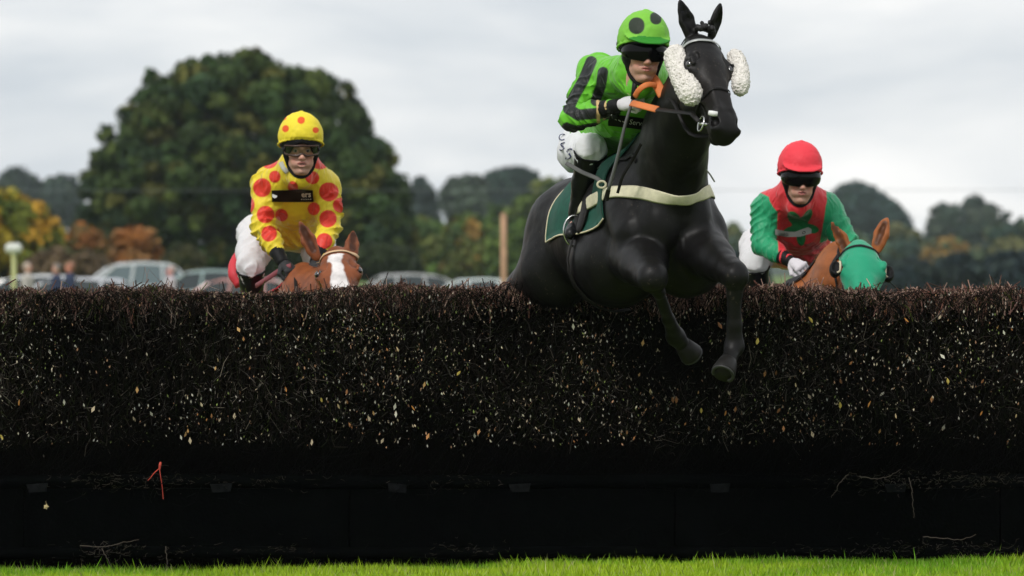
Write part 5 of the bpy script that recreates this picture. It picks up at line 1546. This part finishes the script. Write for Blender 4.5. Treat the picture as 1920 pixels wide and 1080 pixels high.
strap(F, [Hh(.06, -.09, -.08), Hh(.075, -.05, -.01), Hh(.082, 0, .02), Hh(.075, .05, -.01), Hh(.06, .09, -.08)], .016, rh['root'], 'browband', M['black'], .013)

RR = (.66, .035, .045); GG = (.02, .32, .14)
rH = Frame3(P(1500, 333, 23.66), V(.08, -.93, -.18), V(.02, 0, 1), 1.03)
rJ = dict(neck=P(1496, 384, 23.90), chest=P(1500, 416, 24.04), waist=P(1496, 446, 24.24), pelvis=P(1486, 462, 24.54),
          sr=P(1440, 392, 23.94), sl=P(1548, 392, 23.94), er=P(1430, 458, 23.86), el=P(1586, 450, 23.88), wr=P(1482, 490, 23.70), wl=P(1572, 502, 23.72),
          hr=P(1506, 503, 23.62), hl=P(1560, 520, 23.62), pr=P(1424, 462, 24.42), pl=P(1540, 470, 24.46), kr=P(1416, 494, 24.06), kl=P(1566, 530, 24.10),
          ar=P(1424, 640, 24.26), al=P(1570, 640, 24.26), tr=P(1420, 655, 24.12), tl=P(1574, 655, 24.12))
rJ['flat'] = (P(1490, 436, 23.9), .11, .035); rJ['hbr'] = V(-.3, -.6, .7); rJ['hsr'] = 1; rJ['hbl'] = V(0, -.4, .9); rJ['hsl'] = -1
def rcol(v):
    c = np.tile(np.array(RR), (len(v), 1))
    for q, sgn in (('r', -1), ('l', 1)):
        s_, e_, w_ = rJ['s' + q], rJ['e' + q], rJ['w' + q]
        dd = near(v, [s_, e_, w_], .14)
        x = (v[:, 0] - rJ['neck'][0]) * sgn
        dd = np.maximum(dd, -(x - .142 - .10 * (v[:, 2] - s_[2]))) if True else dd
        if q == 'r': dd = np.maximum(near(v, [s_, e_, w_], .15), np.maximum(v[:, 0] - P(1456, 0, 23.9)[0] - .25 * (P(0, 400, 23.9)[2] - v[:, 2]) * 0, v[:, 2] - P(0, 364, 23.96)[2] - .6 * (P(1430, 0, 23.9)[0] - v[:, 0])))
        c = paint(c, dd, GG)
    st_ = P(1500, 425, 23.88); dx = v[:, 0] - st_[0]; dz = v[:, 2] - st_[2]; an = np.arctan2(dz, dx); rad = np.hypot(dx, dz)
    star = rad - (.075 + .03 * np.cos(5 * an + 1)); star = np.maximum(star, v[:, 1] - 24.0)
    c = paint(c, star, (.01, .17, .05))
    return c
def rhel(v): return np.tile(np.array((.78, .05, .07)), (len(v), 1))
def rbre(v):
    c = np.tile(np.array((.68, .67, .68)), (len(v), 1))
    for px, py, r, cc in ((1380, 424, .03, (.02, .02, .03)), (1384, 436, .018, (.5, .03, .05)), (1384, 462, .02, (.03, .03, .05)), (1388, 448, .012, (.03, .03, .05))):
        c = paint(c, near(v, [P(px, py, 24.36)], r), cc)
    return c
rr_ = make_rider('jockey in red and green silks with a plain red cap', (rh['root'].location[0], 24.3, 0), rH, rJ, rcol, M['silk'], rbre, rhel, .35, 'dark', M['glove'], M['black'])
Sf = rr_['S']; O_ = P(1452, 430, 23.90); Rv = V(1, 0, 0); Dv = V(0, .05, -1)
gp = mat('grey_white_print', (.42, .44, .42), .6)
bow = [(0, 0), (.075, .012), (.12, .006), (.185, -.028), (.20, -.020), (.198, .022), (.15, .034), (.07, .040), (0, .034)]
# bow shaped pale panel cut as a fan of strips
us = np.linspace(0, .2, 21); top_ = np.interp(us, [0, .07, .11, .18, .2], [0, .012, .014, -.012, -.002]); bot_ = np.interp(us, [0, .07, .14, .2], [.030, .042, .040, .022])
gv_ = np.array([O_ + Rv * u_ + Dv * t_ for u_, a, b in zip(us, top_, bot_) for t_ in np.linspace(a, b, 4)]); gv_, _ = Sf.front(gv_, .006)
mesh_np('chest_panel', gv_, [(i * 4 + k, i * 4 + k + 1, (i + 1) * 4 + k + 1, (i + 1) * 4 + k) for i in range(20) for k in range(3)], gp, rr_['root'])
text_on('lettering', 'unto', Sf, O_ + Rv * .020 + Dv * .036, Rv, Dv, .030, .0075, M['black'], rr_['root'], shear=-.1)
text_on('lettering', 'o', Sf, O_ + Rv * .145 + Dv * .026, Rv, Dv + V(.2, 0, 0), .038, .0075, M['black'], rr_['root'], shear=.5)
rn = new_obj('reins', None, rh['root'])
for q, hp_ in ((-1, P(1514, 512, 23.58)), (1, P(1565, 518, 23.6))):
    b0 = rh['H'](.475, q * .07, -.115); m = MB(); m.tube(smooth_path([hp_, (hp_ + b0) / 2 + V(q * .05, 0, -.02), b0], 6), .010, 6, flat=.3, fn=V(0, -1, .3)); m.build('rein', M['leather'], rn)
m = MB(); m.tube(smooth_path([P(1512, 506, 23.56), P(1524, 520, 23.5), P(1532, 535, 23.45)], 4), .014, 8, flat=.3, fn=V(0, -1, .3)); m.build('rein_grip', M['orange'], rn, smooth=True)
stirrup(P(1420, 655, 24.14) + V(0, 0, -.03), V(.1, -1, 0), rh['B'](.14, -.2, .24), R, rh['root'])
# ================================================================== parked cars, people, posts far behind the course
glassm = mat('car_glass', (.02, .03, .032), .08, spec=.6, coat=.3)
tyre = mat('tyre_rubber', (.015, .015, .015), .85); rimm = mat('wheel_rim', (.4, .4, .42), .35, metal=.8); lampm = mat('headlight_lens', (.6, .62, .65), .15, spec=.7)
tailm = mat('tail_light', (.35, .01, .01), .2, spec=.6)
def car(label, x, y, yaw, L_, H_, W_, colr, group, glass=glassm):
    root = empty('parked_car', (x, y, -.25), label, 'car', group)
    root.rotation_euler = (0, 0, yaw)
    pm = mat('car_paint', colr, .3, spec=.5, coat=.6)
    # side profile: lower body and roof as lofted sections across the width
    def loft(name, prof, ws, m_, parent):
        vs = []; n = len(prof)
        for wv, tuck in ws:
            for (px_, pz) in prof: vs.append((px_, wv * (1 - tuck * max(0, (pz - H_ * .55)) / H_), pz))
        fs = []
        for i in range(len(ws) - 1):
            for k in range(n): fs.append((i * n + k, i * n + (k + 1) % n, (i + 1) * n + (k + 1) % n, (i + 1) * n + k))
        fs.append(tuple(range(n))[::-1]); fs.append(tuple((len(ws) - 1) * n + k for k in range(n)))
        m = bpy.data.meshes.new(name); m.from_pydata(vs, [], fs); m.materials.append(m_)
        m.polygons.foreach_set('use_smooth', np.array([len(p.vertices) == 4 for p in m.polygons]))
        m.update(); o = new_obj(name, m, parent); return o
    h = H_; l = L_ / 2; w = W_ / 2
    lower = [(-l, .30), (-l * .98, .22), (l * .98, .22), (l, .35), (l * .99, h * .42), (l * .93, h * .50), (l * .52, h * .60), (-l * .55, h * .62), (-l * .90, h * .60), (-l * .98, h * .52)]
    loft('body', lower, [(-w, 0), (-w * .96 - .0, 0), (w * .96, 0), (w, 0)], pm, root)
    top = [(l * .52, h * .59), (l * .20, h * .90), (l * .02, h * .975), (-l * .25, h), (-l * .60, h * .97), (-l * .80, h * .84), (-l * .92, h * .60)]
    gl_ = [(l * .47, h * .60), (l * .185, h * .885), (0, h * .945), (-l * .25, h * .965), (-l * .58, h * .935), (-l * .75, h * .82), (-l * .85, h * .60)]
    cab = loft('cabin_glass', gl_, [(-w * .98, .30), (-w * .5, .30), (w * .5, .30), (w * .98, .30)], glass, root)
    # roof skin over the glass
    rp_ = [(l * .20, h * .91), (l * .02, h * .975), (-l * .25, h), (-l * .60, h * .975), (-l * .74, h * .90), (-l * .60, h * .93), (-l * .25, h * .955), (0, h * .93)]
    loft('roof', rp_, [(-w * 1.0, .32), (-w * .9, .28), (w * .9, .28), (w * 1.0, .32)], pm, root)
    for s_ in (-1, 1):
        tk = lambda z: s_ * w * (1 - .30 * max(0, z - h * .55) / h) * 1.0
        for a, b in (((l * .52, h * .60), (l * .19, h * .90)), ((-l * .05, h * .61), (-l * .10, h * .96)), ((-l * .52, h * .61), (-l * .50, h * .95)), ((-l * .92, h * .60), (-l * .72, h * .88))):
            m = MB(); m.tube([V(a[0], tk(a[1]), a[1]), V(b[0], tk(b[1]), b[1])], .045, 6)
            o = m.build('pillar', pm, None); o.parent = root
        m = MB(); m.box((l * .42, s_ * (w + .08), h * .64), (.12, .16, .12)); o = m.build('wing_mirror', pm, None); o.parent = root
        m = MB(); m.box((l * .955, s_ * w * .72, h * .44), (.12, .34, .13)); o = m.build('headlight', lampm, None); o.parent = root
        m = MB(); m.box((-l * .965, s_ * w * .78, h * .50), (.08, .22, .24)); o = m.build('tail_light', tailm, None); o.parent = root
        for wx in (l * .62, -l * .60):
            wo = new_obj('wheel', None, root)
            m = MB(); m.lathe((wx, s_ * (w - .10), .32), [(.20, -.11), (.31, -.10), (.325, 0), (.31, .10), (.20, .11)], 20, (V(1, 0, 0), V(0, 0, 1), V(0, s_, 0))); o = m.build('tyre', tyre, None, smooth=True); o.parent = wo
            m = MB(); m.lathe((wx, s_ * (w - .09), .32), [(.20, .08), (.19, .105), (.06, .10), (.04, .12)], 12, (V(1, 0, 0), V(0, 0, 1), V(0, s_, 0))); o = m.build('rim', rimm, None); o.parent = wo
    return root
gp_ = 'cars parked beyond the course'
def cx(px, y): return (px - CX) / FPX * y
car('silver estate car with a long curved roof under the orange shrubs', cx(232, 135), 135, radians(192), 4.3, 1.86, 1.85, (.55, .58, .60), gp_, mat('pale_car_glass', (.10, .14, .15), .1, spec=.7, coat=.5))
car('white car nearest the left edge beneath the round topped marker post', cx(40, 112), 112, radians(184), 4.3, 1.52, 1.75, (.68, .69, .70), gp_)
car('pale lilac grey car between the first walker and the silver estate', cx(120, 109), 109, radians(176), 4.2, 1.45, 1.75, (.55, .56, .62), gp_)
car('dark green windowed car in front of the dark trees right of the silver estate', cx(365, 135), 135, radians(188), 4.2, 1.62, 1.75, (.30, .40, .40), gp_)
car('faded red car just left of the yellow rider', cx(425, 112), 112, radians(178), 4.0, 1.44, 1.7, (.48, .22, .20), gp_)
car('grey car with a rounded roof between the yellow rider and the black horse', cx(800, 137), 137, radians(10), 4.2, 1.50, 1.75, (.42, .42, .43), gp_)
car('pale blue white car whose roof shows beside the rump of the black horse', cx(945, 125), 125, radians(4), 4.2, 1.38, 1.75, (.62, .68, .69), gp_)
def walker(label, px, top_py, y, coat, hair, heading, skin=(.55, .3, .22)):
    x = cx(px, y); ht = CAMZ + (HZ - top_py) / FPX * y + .25
    root = empty('person', (x, y, -.25), label, 'person', None)
    s_ = ht / 1.75; f = unit(V(cos(heading), sin(heading), 0)); l = np.cross(V(0, 0, 1), f); Q = lambda a, b, c: V(x, y, -.25) + s_ * (a * f + b * l + V(0, 0, c))
    F = Field(Q(0, 0, 0) - V(.5, .5, .1), Q(0, 0, 1.75) + V(.5, .5, .1), .016)
    def limbs(F, g=0.0):
        for q in (-1, 1):
            F.chain([(Q(0, q * .09, .92), .085 + g), (Q(.05 * q + .02, q * .09, .50), .055 + g), (Q(.12 * q - .03, q * .09, .09), .038 + g)], .03)
            F.cone(Q(.12 * q - .05, q * .09, .045), Q(.12 * q + .13, q * .10, .035), .04, .03, .02)
    limbs(F)
    F.chain([(Q(0, 0, .95), .125), (Q(0, 0, 1.15), .12), (Q(0, 0, 1.36), .13)], .05, w=l, sw=1.25)
    for q in (-1, 1):
        F.chain([(Q(0, q * .18, 1.40), .055), (Q(-.05 * q, q * .23, 1.12), .042), (Q(.12, q * .20, .90), .03), (Q(.17, q * .20, .84), .028)], .03)
    F.chain([(Q(0, 0, 1.42), .06), (Q(.01, 0, 1.54), .05)], .02)
    F.ell(Q(.01, 0, 1.64), (.095 * s_, .075 * s_, .115 * s_), (f, l, V(0, 0, 1)), .02)
    F.ell(Q(.105, 0, 1.625), (.018, .012, .018), (f, l, V(0, 0, 1)), .01)
    for q in (-1, 1): F.ell(Q(0, q * .078, 1.63), (.02, .01, .03), (f, l, V(0, 0, 1)), .006)
    sculpt('body', F, M['skin'], root, col=skin)
    C_ = Field(Q(0, 0, .7) - V(.45, .45, 0), Q(0, 0, 1.6) + V(.45, .45, .1), .018)
    C_.chain([(Q(0, 0, .88), .155), (Q(0, 0, 1.15), .145), (Q(0, 0, 1.38), .145)], .05, w=l, sw=1.25)
    for q in (-1, 1): C_.chain([(Q(0, q * .18, 1.40), .075), (Q(-.05 * q, q * .23, 1.12), .062), (Q(.12, q * .20, .92), .048)], .03)
    C_.cone(Q(0, 0, 1.42), Q(0, 0, 1.49), .085, .075, .03); C_.displace(lambda p: folds(p, 6, .008))
    sculpt('coat', C_, mat('coat_cloth', coat, .85), root)
    T_ = Field(Q(0, 0, 0) - V(.4, .4, 0), Q(0, 0, 1.1) + V(.4, .4, 0), .018)
    for q in (-1, 1): T_.chain([(Q(0, q * .09, .92), .10), (Q(.05 * q + .02, q * .09, .50), .072), (Q(.12 * q - .03, q * .09, .10), .062)], .03)
    sculpt('trousers', T_, mat('trouser_cloth', (.03, .03, .04), .85), root)
    Hr = Field(Q(0, 0, 1.5) - V(.25, .25, 0), Q(0, 0, 1.9) + V(.25, .25, 0), .012)
    Hr.ell(Q(-.015, 0, 1.68), (.10 * s_, .085 * s_, .10 * s_), (f, l, V(0, 0, 1)), .01); Hr.ell(Q(.09, 0, 1.60), (.08, .07, .08), None, .01, 'sub')
    Hr.displace(lambda p: .006 * noise3(p * 40)); sculpt('hair', Hr, mat('hair', hair, .8), root)
    return root
walker('walker with pale hair behind the white cars, furthest left of the walkers', 52, 494, 104, (.45, .42, .38), (.42, .34, .28), radians(-20))
walker('walker in a navy coat with grey hair left of the silver estate', 106, 496, 104, (.02, .03, .07), (.2, .17, .15), radians(200))
walker('red faced walker in a blue coat close against the silver estate', 131, 494, 105, (.022, .035, .08), (.32, .14, .09), radians(185), (.6, .25, .16))
walker('walker with a pink face right of the silver estate', 320, 501, 108, (.45, .40, .42), (.45, .3, .27), radians(190), (.62, .28, .26))
# marker post with two round white heads
mk = empty('marker_post', (cx(27, 88), 88, -.25), 'yellow green marker post with two round white heads near the left edge', 'post')
m = MB(); m.tube([V(cx(26, 88), 88, -.25), V(cx(26, 88), 88, CAMZ + (HZ - 470) / FPX * 88)], .05, 10); m.build('post', mat('yellow_green_post', (.42, .44, .18), .6), mk, smooth=True)
for px, yy in ((20, 88.1), (31, 87.9)):
    c = V(cx(px, yy), yy, CAMZ + (HZ - 466) / FPX * yy); r = .115
    m = MB(); m.lathe(c, [(r * sin(t) + 1e-5, -r * cos(t)) for t in np.linspace(.05, pi - .05, 12)], 18); m.build('round_head', mat('white_head', (.62, .64, .58), .5), mk, smooth=True)
tp = empty('tan_post', (cx(945, 95), 95, -.25), 'slim tan wooden post standing left of the black horse', 'post')
m = MB(); m.tube([V(cx(945, 95), 95, -.3), V(cx(944, 95), 95, CAMZ + (HZ - 402) / FPX * 95)], [.075, .065], 10); m.lathe(V(cx(944, 95), 95, CAMZ + (HZ - 402) / FPX * 95), [(.07, 0), (.05, .03), (.01, .04)], 10); m.build('shaft', mat('tan_wood', (.42, .25, .15), .8, vary=(6, .2)), tp, smooth=True)
# haze
hb = MB(); hb.box((0, 1150, 11), (3300, 2780, 27))
hzm = bpy.data.materials.new('haze_air'); hzm.use_nodes = True; t_ = hzm.node_tree; t_.nodes.clear()
o_ = N(t_, 'ShaderNodeOutputMaterial'); pv = N(t_, 'ShaderNodeVolumePrincipled'); pv.inputs['Color'].default_value = (.80, .88, 1, 1); pv.inputs['Density'].default_value = .00013; pv.inputs['Anisotropy'].default_value = 0
t_.links.new(pv.outputs[0], o_.inputs['Volume'])
hz_ = hb.build('haze', hzm); tag(hz_, kind='stuff')
